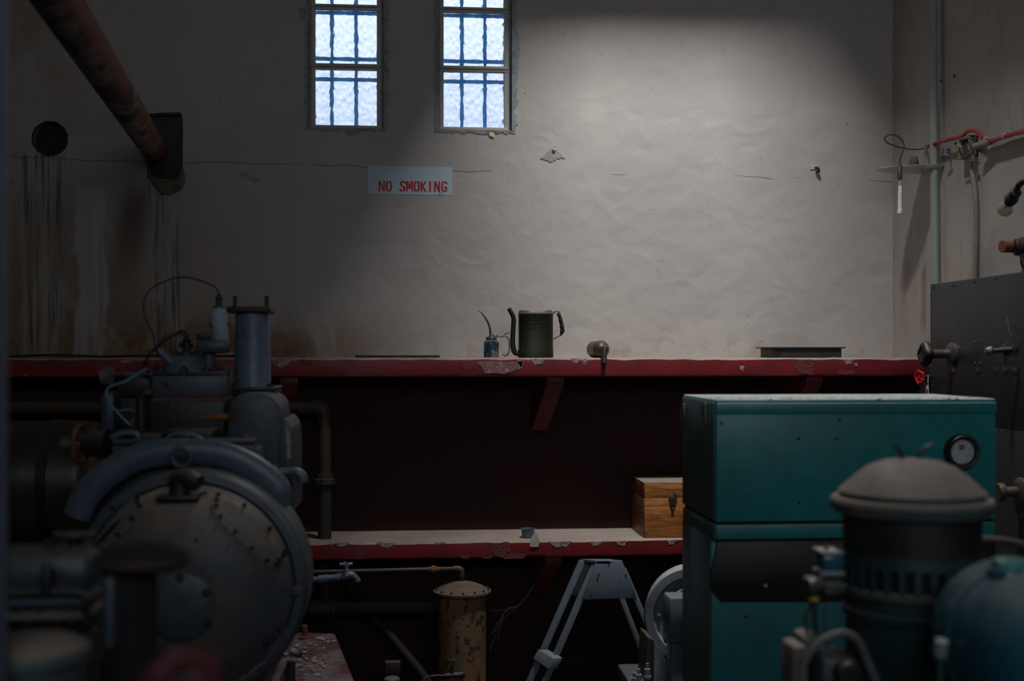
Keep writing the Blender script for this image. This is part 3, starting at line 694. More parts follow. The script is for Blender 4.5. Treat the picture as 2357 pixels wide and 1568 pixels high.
# cup and paper
cc = Vector((P(1215, 1230, 6.19).x, 6.19, ZL)); sc_ = S(cc)
g = thing('tin_cup', 'small blue-grey tin cup on the lower shelf beside the folded paper', 'cup', cc)
lathe('cup_body', [(12 * sc_, 0), (13.5 * sc_, .002), (15 * sc_, 19 * sc_), (16.5 * sc_, 22 * sc_), (14.5 * sc_, 22 * sc_), (12 * sc_, .006), (0, .006)], cc, (0, 0, 1), 'cup', g, 28)
bm = BM(); Q = [(1232, 1222), (1242, 1244), (1239, 1259), (1219, 1259), (1221, 1240)]
vs = [P(x, y, 6.092) for x, y in Q]
a_prism(bm, vs, (0, -.0015, 0)); a_prism(bm, [P(1242, 1244, 6.0905), P(1219, 1258, 6.0905), P(1226, 1243, 6.0905)], (0, -.001, 0))
o = link('folded_paper', bm, 'paper'); tag(o, 'torn folded paper hanging over the lower shelf edge', 'paper')

# ------------------------------------------------------------------ pipework under the shelf
def elbow(pts, r, m, g, name='elbow'): return tube(name, pts, r, m, g, 6, 16)
g = thing('elbowed_pipe', 'brown pipe turning down with an elbow between the two shelves', 'pipe', P(747, 1240, 6.25))
sp = S(P(747, 1100, 6.25))
tube('horizontal_run', [P(-60, 938, 6.25), P(715, 938, 6.25)], 14.5 * sp, 'brown_pipe', g, 1, 20)
elbow([P(708, 938, 6.25), P(730, 938, 6.25), P(744, 945, 6.25), P(747, 960, 6.25)], [15 * sp, 17 * sp, 17.5 * sp, 17 * sp], 'brown_pipe', g)
pt = P(747, 958, 6.25); lathe('elbow_collar', [(18 * sp, -3 * sp), (18.5 * sp, 0), (18 * sp, 3 * sp)], pt, (0, 0, 1), 'brown_pipe', g, 24)
tube('vertical_run', [P(747, 960, 6.25), P(747, 1100, 6.25)], 15.5 * sp, 'brown_pipe', g, 1, 20)
pt = P(746, 1103, 6.25); lathe('coupling', [(20 * sp, 13 * sp), (20 * sp, 2 * sp), (25.5 * sp, 1 * sp), (25.5 * sp, -11 * sp), (18 * sp, -12 * sp)], pt, (0, 0, 1), 'brown_pipe', g, 8, 20)
tube('lower_run', [P(747, 1115, 6.25), Vector((P(747, 1240, 6.25).x, 6.25, ZL))], 15.5 * sp, 'dark_pipe', g, 1, 20)
g = thing('drain_pipe', 'dark pipe with a tee below the lower shelf running to the rusty tank', 'pipe', P(747, 1500, 6.25))
tube('down_pipe', [Vector((P(747, 1290, 6.25).x, 6.25, ZL - .10)), P(747, 1400, 6.25)], 13 * sp, 'dark_pipe', g, 1, 16)
lathe('tee', [(21 * sp, -27 * sp), (21 * sp, -22 * sp), (18 * sp, -21 * sp), (18 * sp, 21 * sp), (21 * sp, 22 * sp), (21 * sp, 27 * sp)], P(745, 1400, 6.25), (1, 0, 0), 'brown_pipe', g, 20)
tube('horizontal_run', [P(600, 1400, 6.25), P(1020, 1400, 6.25)], 14.5 * sp, 'dark_pipe', g, 1, 18)
o = tube('diagonal_pipe', [P(785, 1330, 6.4), P(960, 1535, 6.2), P(1000, 1590, 6.15)], 9.5 * sp, mat('dull_dark_pipe', (.018, .015, .012), None, .8), None, 1, 14); tag(o, 'thin dark pipe slanting down towards the foot of the rusty tank', 'pipe')
# feed pipe to tank
Yt = 5.7; st = S(P(1062, 1400, Yt))
g = thing('feed_pipe', 'thin brown pipe with a union, bending down into the tank lid', 'pipe', P(1062, 1330, Yt))
tube('pipe_run', [P(690, 1318, Yt), P(1045, 1309.5, Yt)], 4.6 * st, 'brown_pipe', g, 1, 14)
lathe('union', [(6 * st, -12 * st), (6 * st, -5 * st), (9 * st, -5 * st), (9 * st, 4 * st), (6.5 * st, 4 * st), (6.5 * st, 12 * st)], P(998, 1311, Yt), (1, 0, 0), 'rust', g, 8)
elbow([P(1043, 1309.5, Yt), P(1055, 1309.5, Yt), P(1062, 1314, Yt), P(1063, 1326, Yt)], [6 * st, 7 * st, 7 * st, 6.5 * st], 'brown_pipe', g)
tube('drop_pipe', [P(1063, 1322, Yt), P(1063, 1340, Yt)], 6.3 * st, 'dirty_iron', g, 1, 14)
# rusty tank
tc = P(1064, 1360, Yt); tb = Vector((tc.x, Yt, 0)); H = tc.z
g = thing('rusty_tank', 'upright rusty cylindrical tank with a bolted domed lid', 'tank', tb)
lathe('shell', [(54 * st, 0), (54.5 * st, .01), (54.5 * st, H - .01)], tb, (0, 0, 1), 'rusty_tank', g, 44)
M['tank_lid'] = mat('dusty_rusty_lid', (.075, .045, .03), (.11, .06, .04), .8, 0, 12, .5, dust=.8, dustc=(.17, .125, .10))
lathe('lid', [(64 * st, -.012), (66.5 * st, -.008), (66.5 * st, .002), (60 * st, .008), (48 * st, 10 * st), (32 * st, 17 * st), (14 * st, 21 * st), (8 * st, 23 * st), (0, 23 * st)], tc, (0, 0, 1), 'tank_lid', g, 48)
for k in range(14):
    a = 2 * math.pi * (k + .5) / 14; bolt(tc + Vector((math.cos(a) * 60 * st, math.sin(a) * 60 * st, .005)), (0, 0, 1), 3.2 * st, 5 * st, g)
v0 = P(1040, 1555, Yt - .12)
vv = thing('drain_valve', 'small valve with a cross handle on the front of the rusty tank', 'valve', v0)
tube('body', [P(1070, 1553, Yt - .09), P(1058, 1554, Yt - .12), P(1040, 1555, Yt - .12), P(1022, 1556, Yt - .12)], [.016, .015, .011, .013, .010, .012, .008], 'dirty_iron', vv, 2, 10)
tube('stem', [P(1040, 1553, Yt - .12), P(1040, 1532, Yt - .12)], [.008, .0085, .009, .006], 'dirty_iron', vv, 1, 10)
bm = BM()
for k in range(4):
    a = math.pi / 4 + k * math.pi / 2; c = P(1040, 1521, Yt - .12); a_tube(bm, [c, c + Vector((math.cos(a) * .018, math.sin(a) * .018, 0))], [.003, .0055], 8)
link('cross_handle', bm, 'dull_steel', vv)
tube('hose', [P(1022, 1556, Yt - .12), P(1000, 1556, Yt - .12), P(980, 1562, Yt - .12), P(962, 1580, Yt - .12)], .0055, 'brown_pipe', vv, 4, 8)
# small can at foot
cc = P(902, 1562, 5.6); sc_ = S(cc); cc.z = P(902, 1562, 5.6).z
g = thing('capped_standpipe', 'short capped standpipe, just its grey-blue head showing at the bottom edge', 'pipe', Vector((cc.x, cc.y, 0)))
lathe('pipe_body', [(16 * sc_, 0), (16 * sc_, cc.z - .01)], (cc.x, cc.y, 0), (0, 0, 1), 'dirty_iron', g, 24)
lathe('cap', [(18.5 * sc_, -.02), (18.5 * sc_, 0), (14 * sc_, .006), (0, .008)], cc, (0, 0, 1), 'cup', g, 24)
box('ledge_block', P(886, 1555, 5.95), P(922, 1553, 5.95) + Vector((0, .05, .06)), 'dirty_iron', g, .003)
# garden tap
Yk = 5.2; sk = S(P(760, 1330, Yk))
g = thing('water_tap', 'pale blue water tap with cross handle on a sleeved pipe', 'tap', P(797, 1335, Yk))
tube('supply_pipe', [P(660, 1340, Yk), P(735, 1333, Yk)], 6.2 * sk, 'blue_worn', g, 1, 14)
tube('riser', [P(664, 1340, Yk), Vector((P(664, 1340, Yk).x, Yk, 0))], 6.5 * sk, 'blue_worn', g, 1, 14)
tube('sleeve', [P(733, 1333.5, Yk), P(756, 1331, Yk)], 9 * sk, 'blue_worn', g, 1, 14)
tube('joint', [P(756, 1331, Yk), P(776, 1329, Yk)], 7.3 * sk, 'blue_worn', g, 1, 14)
tube('collar', [P(776, 1329, Yk), P(782, 1328.5, Yk)], 10 * sk, 'blue_worn', g, 1, 8)
tube('spout', [P(782, 1328, Yk), P(795, 1325, Yk), P(808, 1323, Yk), P(818, 1329, Yk), P(823, 1336, Yk)], [7 * sk, 10 * sk, 8 * sk, 6.5 * sk, 6 * sk], 'blue_worn', g, 4, 14)
tube('nozzle', [P(821, 1333, Yk), P(825, 1339, Yk)], 7 * sk, 'blue_worn', g, 1, 14)
tube('bonnet', [P(797, 1320, Yk), P(797, 1309, Yk), P(796, 1302, Yk)], [8 * sk, 7.5 * sk, 3.5 * sk, 3 * sk], 'blue_worn', g, 1, 10)
bm = BM(); c = P(796, 1299, Yk)
for k in range(4):
    a = .25 + k * math.pi / 2; a_tube(bm, [c, c + Vector((math.cos(a) * 15 * sk, math.sin(a) * 15 * sk, 0))], [2.6 * sk, 4.6 * sk], 8)
link('cross_handle', bm, 'blue_worn', g)
# big dark tank on the left, behind the engine
g = thing('dark_cylinder_tank', 'large sooty horizontal cylinder tank behind the engine at left', 'tank', P(60, 1240, 5.2))
c = P(-100, 1108, 5.3); s5 = S(P(100, 1108, 5.3)); rt = 138 * s5
e = P(232, 1108, 5.3).x - c.x
M['dark_tank'] = mat('sooty_tank', (.030, .028, .024), (.075, .06, .045), .38, .2, 5, .2, dust=.5, dustc=(.11, .085, .06), stretch=(1, 1, .3))
lathe('shell', [(rt, -1.2), (rt, e - .05), (rt * .97, e - .02), (rt * .8, e + .02), (0, e + .05)], c, (1, 0, 0), 'dark_tank', g, 56)
for q in (-.1, e - .2): lathe('cradle_band', [(rt * 1.005, q), (rt * 1.02, q + .002), (rt * 1.02, q + .04), (rt * 1.005, q + .042)], c, (1, 0, 0), 'black_iron', g, 56)
zc = c.z - rt * .8
box('support', (c.x - .2, c.y - .12, 0), (c.x + .1, c.y + .12, zc), 'black_iron', g, .01)
box('support', (c.x + e - .22, c.y - .12, 0), (c.x + e - .1, c.y + .12, zc), 'black_iron', g, .01)

# ------------------------------------------------------------------ trestle ladder
g = thing('step_ladder', 'grey-blue painted wooden step ladder under the lower shelf', 'ladder', (P(1400, 1500, 5.4).x, 5.4, 0))
YA, YB = 5.15, 5.25
def plate(name, pts, Y, dy, m, g, bev=.002): return prism(name, [P(x, y, Y) for x, y in pts], (0, dy, 0), m, g, bev)
plate('gusset', [(1372, 1292), (1432, 1291), (1467, 1377), (1340, 1381)], YA, .018, 'ladder', g)
plate('gusset', [(1341, 1289), (1403, 1289), (1435, 1369), (1312, 1371)], YB, .018, 'ladder', g)
prism('top_board', [P(1338, 1287, YB), P(1403, 1287, YB), P(1433, 1291, YA), P(1371, 1291, YA)], (0, 0, -.014), 'ladder', g, .001)
def leg(name, x0, y0, x1, y1, Y, w_=14, dy=.045):
    a = P(x0, y0, Y); b = P(x1, y1, Y); d = b - a; t = (0 - a.z) / d.z; b = a + d * t
    hw = w_ / 2 * S(a); return prism(name, [a + Vector((-hw, 0, 0)), a + Vector((hw, 0, 0)), b + Vector((hw, 0, 0)), b + Vector((-hw, 0, 0))], (0, dy, 0), 'ladder', g, .002)
leg('leg', 1371, 1300, 1256, 1568, YA + .018, 15, .03); leg('leg', 1436, 1310, 1490, 1437, YA + .018, 13, .03)
leg('leg', 1342, 1291, 1231, 1545, YB - .02, 15, .03); leg('leg', 1402, 1300, 1482, 1510, YB - .02, 13, .03)
prism('step', [P(1240, 1496, YB - .02), P(1229, 1516, YB - .02), P(1262, 1541, YA + .01), P(1276, 1518, YA + .01)], (.0, .012, 0), 'ladder', g, 0)
prism('step', [P(1229, 1517, YB - .05), P(1264, 1542, YA - .0), P(1276, 1517, YA - .0), P(1241, 1497, YB - .05)], (.035, .0, .004), 'ladder', g, .001)
for x, y in ((1401, 1299), (1375, 1332), (1378, 1322), (1360, 1370), (1440, 1324), (1458, 1367)):
    lathe('screw', [(.004, 0), (.004, .002), (0, .002)], P(x, y, YA), (0, -1, 0), 'black_iron', g, 8)

# ------------------------------------------------------------------ grey flywheel machine
Yw = 4.75; wc = P(1596, 1420, Yw); sw = S(wc)
g = thing('flywheel_machine', 'dusty light grey machine with a spoked flywheel beside the teal cabinet', 'machine', Vector((wc.x, Yw + .1, 0)))
ax = Vector((-.25, -1, .05)).normalized()
lathe('casing', [(112 * sw, -.13), (114 * sw, -.12), (114 * sw, -.01), (110 * sw, .004), (92 * sw, .006), (88 * sw, -.012), (70 * sw, -.012), (66 * sw, .006), (56 * sw, .006), (54 * sw, -.05), (0, -.05)], wc, ax, 'grey_light', g, 64)
u = ax.cross(UP).normalized(); v = ax.cross(u)
for k in range(5):
    a = 2 * math.pi * k / 5 + .35; d = u * math.cos(a) + v * math.sin(a)
    tube('spoke', [wc + d * 12 * sw + ax * .0, wc + d * 58 * sw + ax * .0], [9 * sw, 7 * sw], 'grey_light', g, 1, 8)
lathe('hub', [(18 * sw, -.06), (18 * sw, .03), (12 * sw, .04), (0, .04)], wc, ax, 'grey_light', g, 20)
for k in range(10):
    a = 2 * math.pi * k / 10; d = u * math.cos(a) + v * math.sin(a); bolt(wc + d * 79 * sw + ax * -.012, ax, 4.5 * sw, 9 * sw, g, 'grey_light')
pbox('bearing_box', 1541, 1376, 1640, 1480, 4.5, .12, M['ladder'], g, .01)
pbox('bearing_leg', 1546, 1480, 1600, 1700, 4.52, .10, M['ladder'], g, .006)
def floorprism(name, pts, Y, dy, m, g, bev=.003):
    q = [P(x, y, Y) for x, y in pts]; zmin = min(p.z for p in q)
    for p in q:
        if p.z < zmin + .02: p.z = 0
    return prism(name, q, (0, dy, 0), m, g, bev)
floorprism('frame_leg', [(1490, 1466), (1506, 1474), (1500, 1700), (1472, 1700)], 4.6, .16, 'dirty_iron', g)
floorprism('frame_foot', [(1506, 1472), (1540, 1540), (1560, 1700), (1500, 1700)], 4.6, .12, 'grey_light', g)
for (x, y) in ((1470, 1558), (1490, 1545), (1460, 1566)): bolt(P(x, y, 4.6) + Vector((0, 0, -.03)), (0, 0, 1), .012, .06, g, 'grey_light')
pbox('base_rail', 1450, 1572, 1640, 1600, 4.58, .3, 'steel_blue', g, .01)
zb = P(1500, 1599, 4.58).z; box('plinth_foot', (P(1450, 1600, 4.58).x, 4.6, 0), (P(1640, 1600, 4.58).x, 4.85, zb), 'dirty_iron', g, .01)

# ------------------------------------------------------------------ concrete plinth under the engine
q0 = P(640, 1500, 5.0); zt = P(730, 1458, 4.9).z
xl, xr = P(300, 1458, 4.9).x, P(780, 1458, 4.9).x
g = thing('machine_plinth', 'red-painted concrete plinth covered in dust and paint flakes', 'plinth', ((xl + xr) / 2, 4.2, 0))
bm = BM(); a_prism(bm, [(xl, 3.2, zt), (xr, 3.2, zt), (xr, 4.9, zt), (xl, 4.9, zt)], (0, 0, -zt)); bmesh.ops.subdivide_edges(bm, edges=bm.edges, cuts=1)
def PZ(px, py, z): d = ray(px, py); return CAM + d * ((z - EYE) / d.z)
link('block', a_prism(BM(), [PZ(x, y, zt) for x, y in [(560, 1450), (772, 1458), (815, 1570), (860, 1760), (420, 1760)]], (0, 0, -zt), .01), 'plinth', g)
rb_ = random.Random(11); bm = BM()
for i in range(140):
    x = xr - rb_.random() * .26 - .01; y = rb_.uniform(4.2, 4.87); w_ = rb_.uniform(.004, .016); a = rb_.uniform(0, 3)
    a_prism(bm, [(x + math.cos(a + t) * w_ * rb_.uniform(.4, 1), y + math.sin(a + t) * w_ * 1.5, zt + .001 + rb_.uniform(0, .003)) for t in (0, 1.5, 3, 4.6)], (0, 0, .002))
o = link('paint_flakes', bm, mat('fallen_paint_flakes', (.34, .30, .28), (.16, .05, .06), .9, 0, 30, .2), g); o['kind'] = 'stuff'
o = tube('anchor_bolt', [P(701, 1462, 4.8), P(701, 1440, 4.8)], [.012, .012, .012], 'rust', g, 1, 10)

# ------------------------------------------------------------------ the engine
YE = 3.30
ec = P(437, 1350, YE); se = S(ec); ECX, ECZ = ec.x, ec.z
E = thing('diesel_engine', 'big grey-blue stationary engine with a dusty round bell housing', 'engine', (ECX, YE + .35, zt))
PR = [(262, -.012), (258, .006), (243, .010), (238, .002), (236, .012), (222, .030), (190, .062), (150, .092), (110, .112), (80, .122), (76, .122)]
def hdome(rp):
    rp = max(76, min(262, rp)); 
    for (a, b), (c, d) in zip(PR, PR[1:]):
        if c <= rp <= a: return d + (b - d) * (rp - c) / (a - c) if a != c else b
    return PR[-1][1]
def DP(px, py, off=0):
    h = .05
    for _ in range(6):
        p = P(px, py, YE - h - off); r_ = math.hypot(p.x - ECX, p.z - ECZ) / se; h = hdome(r_)
    return P(px, py, YE - h - off), r_
def dn(px, py):
    p, _ = DP(px, py); a, _ = DP(px + 6, py); b, _ = DP(px, py + 6)
    n = (b - p).cross(a - p).normalized(); return n if n.y < 0 else -n
lathe('bell_housing', [(262 * se, -.20), (268 * se, -.19), (268 * se, -.02)] + [(r_ * se, h) for r_, h in PR[:5]] + [(230 * se, .0)], ec, (0, -1, 0), 'steel_blue', E, 96)
lathe('end_shield', [(r_ * se, h) for r_, h in PR[4:]] + [(0, .118)], ec, (0, -1, 0), 'housing', E, 96)
lathe('bearing_cap', [(76 * se, .115), (76 * se, .128), (66 * se, .134), (20 * se, .136), (0, .136)], ec + Vector((0.0, 0, -.03)), (0, -1, 0), 'steel_blue', E, 48)
for k in range(6):
    a = math.pi / 6 + k * math.pi / 3; bolt(ec + Vector((math.cos(a) * 66 * se, -.130, math.sin(a) * 66 * se - .03)), (0, -1, 0), 9 * se, 14 * se, E)
def dome_plate(outline, name):
    cx = sum(p[0] for p in outline) / len(outline); cy = sum(p[1] for p in outline) / len(outline)
    ol = []
    for i in range(len(outline)):
        a, b = outline[i], outline[(i + 1) % len(outline)]
        for k in range(4): ol.append((a[0] + (b[0] - a[0]) * k / 4, a[1] + (b[1] - a[1]) * k / 4))
    bm = BM(); rings = []
    rings.append([bm.verts.new(DP(x, y, -.002)[0]) for x, y in ol])
    for t in (1, .97, .75, .5, .25):
        rings.append([bm.verts.new(DP(cx + (x - cx) * t, cy + (y - cy) * t, .007 if t < 1 else .005)[0]) for x, y in ol])
    c = bm.verts.new(DP(cx, cy, .007)[0])
    for a, b in zip(rings, rings[1:]):
        for k in range(len(ol)): bm.faces.new((a[k], a[(k + 1) % len(ol)], b[(k + 1) % len(ol)], b[k]))
    for k in range(len(ol)): bm.faces.new((rings[-1][k], rings[-1][(k + 1) % len(ol)], c))
    return link(name, bm, 'housing', E, 30)
dome_plate([(487, 1148), (498, 1136), (520, 1142), (560, 1164), (600, 1200), (630, 1240), (648, 1276), (650, 1296), (636, 1310), (620, 1310), (596, 1288), (550, 1246), (510, 1206), (490, 1180), (483, 1166)], 'inspection_cover')
dome_plate([(322, 1136), (330, 1150), (322, 1184), (300, 1218), (262, 1252), (232, 1270), (218, 1270), (222, 1250), (246, 1206), (284, 1164), (308, 1140)], 'inspection_cover')
dome_plate([(655, 1450), (664, 1462), (648, 1480), (610, 1530), (560, 1570), (545, 1570), (560, 1545), (600, 1500), (636, 1456)], 'inspection_cover')
for (x, y) in [(502, 1140), (499, 1152), (498, 1166), (507, 1190), (541, 1224), (578, 1262), (612, 1290), (634, 1300), (650, 1278), (654, 1270), (562, 1164), (619, 1218), (640, 1290),
               (316, 1136), (319, 1150), (322, 1166), (306, 1196), (275, 1232), (260, 1170), (238, 1206), (235, 1265), (318, 1158),
               (640, 1448), (650, 1458), (608, 1480), (630, 1462), (616, 1472), (452, 1244)]:
    bolt(DP(x, y, .004)[0], dn(x, y), 4.8 * se, 14 * se, E)
bolt(P(684, 1360, YE - .01), (0, -1, 0), 11 * se, 22 * se, E, 'steel_blue')
# slot with black gap in the left cover
bm = BM(); pts = [DP(x, y, .009)[0] for x, y in [(279, 1192), (262, 1218), (238, 1244), (214, 1262), (232, 1238), (256, 1210)]]; a_prism(bm, pts, (0, -.002, 0)); link('slot', bm, 'black_void', E)
# grease fitting at the top of the shield
p, _ = DP(412, 1143); box('fitting_plate', p + Vector((-46 * se, -.045, -.008)), p + Vector((48 * se, .03, .006)), 'dirty_iron', E, .006)
bm = BM(); c = p + Vector((.004, -.01, 0))
a_tube(bm, [c, c + Vector((0, 0, .028)), c + Vector((-.004, 0, .044))], [.030, .026, .030], 14); a_tube(bm, [c + Vector((-.02, 0, .045)), c + Vector((.02, -.01, .052)), c + Vector((.052, -.02, .038))], [.020, .027, .024], 12, 3)
link('grease_fitting', bm, 'dirty_iron', E)
tube('fitting_lever', [c + Vector((.03, -.02, .0)), c + Vector((.06, -.02, .01)), c + Vector((.075, -.02, .014))], .0035, 'dirty_iron', E, 3, 8)
bm = BM(); a_torus(bm, P(418, 1053, YE - .01), 21 * se, 6.5 * se, (0, 1, 0), 32, 12); a_tube(bm, [P(418, 1074, YE - .01), P(418, 1092, YE - .005)], [8 * se, 9 * se], 12); link('lifting_eye', bm, 'steel_blue', E)
# arch behind the ring
bm = BM(); pts = [(176, 1190), (200, 1140), (250, 1090), (325, 1052), (420, 1040), (505, 1046), (570, 1072), (616, 1106), (640, 1134), (652, 1168)]
YA_ = YE + .10; a_tube(bm, [P(x, y, YA_) for x, y in pts], [18 * se, 19 * se, 19 * se, 18 * se, 18 * se, 18 * se, 19 * se, 20 * se, 19 * se, 12 * se], 16, 5, 1.8)
link('guard_arch', bm, 'arch_blue', E)
plate('arch_backing', [(205, 1180), (240, 1110), (330, 1062), (420, 1048), (510, 1056), (580, 1090), (630, 1150), (640, 1230), (600, 1300), (240, 1300)], YE + .13, .12, 'black_iron', E, .004)
plate('front_plate', [(258, 1020), (584, 1013), (586, 1040), (596, 1066), (628, 1100), (600, 1130), (270, 1130), (258, 1100)], YE + .16, .03, 'steel_blue', E)
pbox('plate_lip', 258, 1012, 585, 1022, YE + .14, .08, 'steel_blue', E, .003)
pbox('crankcase', 255, 1030, 600, 1400, YE + .26, .70, 'steel_blue', E, .02)
pbox('crankcase_top', 380, 990, 490, 1014, YE + .22, .3, 'dirty_iron', E, .006)
pbox('crankcase_rib', 250, 1000, 372, 1014, YE + .24, .3, 'dirty_iron', E, .004)
tube('curved_pipe', [P(x, y, YE + .16) for x, y in [(378, 1012), (400, 1000), (425, 997), (450, 1003), (466, 1010)]], 4 * se, 'arch_blue', E, 4, 10)
pbox('small_cap', 404, 1000, 438, 1010, YE + .14, .05, 'dirty_iron', E, .005)
# cylinder
YC = YE + .35
pbox('cylinder_block', 342, 922, 516, 1004, YC, .34, 'dirty_iron', E, .008)
pbox('gasket', 345, 917, 514, 923, YC + .0, .33, 'rust', E, .001)
pbox('cylinder_head', 347, 862, 513, 918, YC - .005, .34, 'steel_blue', E, .008)
pbox('head_rim', 350, 857, 511, 864, YC - .012, .34, 'dirty_iron', E, .003)
pbox('base_flange', 372, 993, 492, 1003, YC - .03, .3, 'dirty_iron', E, .003)
lathe('core_plug', [(7 * se, 0), (7 * se, .006), (4 * se, .007), (4 * se, .002), (0, .002)], P(383, 884, YC - .004), (0, -1, 0), 'black_iron', E, 16)
for x in (372, 424, 476): 
    c = P(x, 857, YC + .06); bolt(c, (0, 0, 1), 11 * se, 17 * se, E)
for x in (360, 500, 336): 
    c = P(x, 857, YC + .2); bolt(c, (0, 0, 1), 7 * se, 22 * se, E)
c = P(427, 858, YC + .14); sC = S(c)
lathe('valve_dome', [(52 * sC, 0), (50 * sC, 8 * sC), (42 * sC, 30 * sC), (36 * sC, 38 * sC), (20 * sC, 42 * sC), (0, 43 * sC)], c, (0, 0, 1), 'arch_blue', E, 40)
c = P(430, 818, YC + .14)
bm = BM(); a_lathe(bm, [(16 * sC, -4 * sC), (16 * sC, 8 * sC), (9 * sC, 9 * sC), (9 * sC, 17 * sC), (14 * sC, 18 * sC), (14 * sC, 26 * sC), (9 * sC, 27 * sC), (10 * sC, 36 * sC), (6 * sC, 40 * sC), (0, 40 * sC)], c, (0, 0, 1), 16); link('injector', bm, 'black_iron', E)
c = P(417, 800, YC + .14); bolt(c + Vector((0, 0, 0)), (0, 0, 1), 6 * sC, 12 * sC, E, 'black_iron')
c = P(404, 818, YC + .12); bolt(c, (0, 0, 1), 9 * sC, 11 * sC, E)
c = P(449, 818, YC + .12); bolt(c, (0, 0, 1), 6 * sC, 12 * sC, E)
tube('side_plug', [P(398, 836, YC + .1), P(385, 824, YC + .1), P(372, 812, YC + .1), P(360, 799, YC + .1)], [14 * sC, 15 * sC, 10 * sC, 11 * sC, 9 * sC, 10 * sC], 'arch_blue', E, 1, 14)
# valve body and pale elbow
pbox('outlet_box', 449, 781, 522, 813, YC + .1, .1, 'steel_blue', E, .015)
tube('outlet_neck', [P(481, 812, YC + .15), P(481, 860, YC + .15)], 15 * sC, 'steel_blue', E, 1, 16)
pbox('square_cap', 452, 769, 478, 782, YC + .11, .06, 'black_iron', E, .003)
M['pale_elbow'] = mat('chalky_blue_paint', (.30, .35, .44), (.14, .15, .17), .6, 0, 14, .3, lo=.5, hi=.7)
tube('pale_elbow', [P(508, 806, YC + .14), P(509, 785, YC + .14), P(508, 762, YC + .13), P(505, 740, YC + .13), P(504, 722, YC + .13), P(504, 710, YC + .13)], [16 * sC, 18 * sC, 18 * sC, 20 * sC, 20 * sC, 14 * sC], 'pale_elbow', E, 4, 22)
bm = BM(); c = P(506, 748, YC + .13)
for dx in (-1, 1): a_lathe(bm, [(6 * sC, 17 * sC), (6 * sC, 23 * sC), (0, 24 * sC)], c, (dx, 0, 0), 12)
link('elbow_lug', bm, 'dirty_iron', E)
c = P(504, 712, YC + .13); lathe('elbow_collar', [(13 * sC, 0), (13 * sC, 6 * sC), (8 * sC, 7 * sC)], c, (0, 0, 1), 'steel_blue', E, 20)
bm = BM(); a_lathe(bm, [(7 * sC, 4 * sC), (7 * sC, 12 * sC), (6 * sC, 20 * sC), (9 * sC, 22 * sC), (9 * sC, 27 * sC), (6 * sC, 29 * sC), (5 * sC, 34 * sC), (2.5 * sC, 36 * sC), (0, 36 * sC)], c, (0, 0, 1), 14); link('sensor', bm, 'black_iron', E)
tube('sensor_lead', [P(x, y, YC + .13) for x, y in [(505, 678), (498, 664), (480, 653), (452, 643), (424, 638), (392, 643), (360, 657), (338, 676), (331, 702), (333, 725), (344, 752), (354, 776), (356, 800)]], 1.9 * sC, 'rubber', E, 5, 8)
tube('ignition_lead', [P(x, y, YC + .1) for x, y in [(434, 780), (428, 766), (417, 762), (390, 776), (360, 796), (342, 820), (330, 850)]], 2.8 * sC, 'rubber', E, 5, 8)
tube('ignition_lead', [P(x, y, YC + .07) for x, y in [(430, 784), (424, 772), (412, 768), (386, 780), (354, 806), (334, 830), (322, 855)]], 2.6 * sC, 'rubber', E, 5, 8)
# exhaust stack
c = P(582, 892, YC + .3); sX = S(c)
lathe('exhaust_stack', [(42 * sX, -20 * sX), (41 * sX, 0), (39 * sX, 172 * sX), (39.5 * sX, 176 * sX)], c, (0, 0, 1), 'blue_worn', E, 44)
c2 = P(578, 722, YC + .3)
box('exhaust_flange', c2 + Vector((-49 * sX, -.07, 0)), c2 + Vector((49 * sX, .07, 15 * sX)), 'black_iron', E, .006)
for x in (541, 614): 
    q = P(x, 710, YC + .24); lathe('flange_stud', [(4.6 * sX, -12 * sX), (4.6 * sX, 28 * sX), (3.5 * sX, 29 * sX), (0, 29 * sX)], q, (0, 0, 1), 'black_iron', E, 10)
pbox('stack_base', 524, 891, 634, 900, YC + .18, .2, 'dirty_iron', E, .004); pbox('stack_base', 530, 899, 633, 908, YC + .19, .2, 'dirty_iron', E, .003)
for x in (541, 622): bolt(P(x, 892, YC + .20), (0, 0, 1), 8 * sX, 11 * sX, E)
pts = [(522, 1100), (522, 950), (526, 928), (540, 912), (560, 906), (606, 906), (630, 914), (642, 932), (646, 960), (648, 1110)]
plate('manifold_cover', pts, YC + .02, .28, 'steel_blue', E, .012)
plate('side_housing', [(646, 962), (660, 966), (671, 985), (674, 1040), (676, 1180), (646, 1180)], YC + .12, .3, 'steel_blue', E, .006)
M['torn_label'] = mat('torn_pale_label', (.36, .33, .27), (.10, .10, .10), .8, 0, 60, .5)
q = [P(x, y, YC + .118) for x, y in [(660, 990), (668, 992), (669, 1058), (660, 1056), (662, 1030), (659, 1010)]]; prism('torn_label', q, (0, -.002, 0), 'torn_label', E)
tube('blue_elbow', [P(x, y, YC - .03) for x, y in [(645, 1088), (664, 1087), (682, 1087), (694, 1096), (697, 1110)]], [12 * se, 11 * se, 13 * se, 14 * se, 14 * se], 'arch_blue', E, 4, 16)
bm = BM(); c = P(634, 1086, YC - .04); a_lathe(bm, [(13 * se, -7 * se), (13 * se, 0), (7 * se, 2 * se), (6 * se, 10 * se), (9 * se, 10 * se), (4 * se, 22 * se), (5 * se, 26 * se), (0, 28 * se)], c, (0, 0, 1), 10); link('drain_cock', bm, 'steel_blue', E)
bm = BM()
for k in range(5): a_torus(bm, P(648 + k * 2.2, 1164 + k * 6, YE + .14), 9 * se, 2.2 * se, (.2, 0, 1), 18, 6)
link('coil_spring', bm, 'grey_light', E)
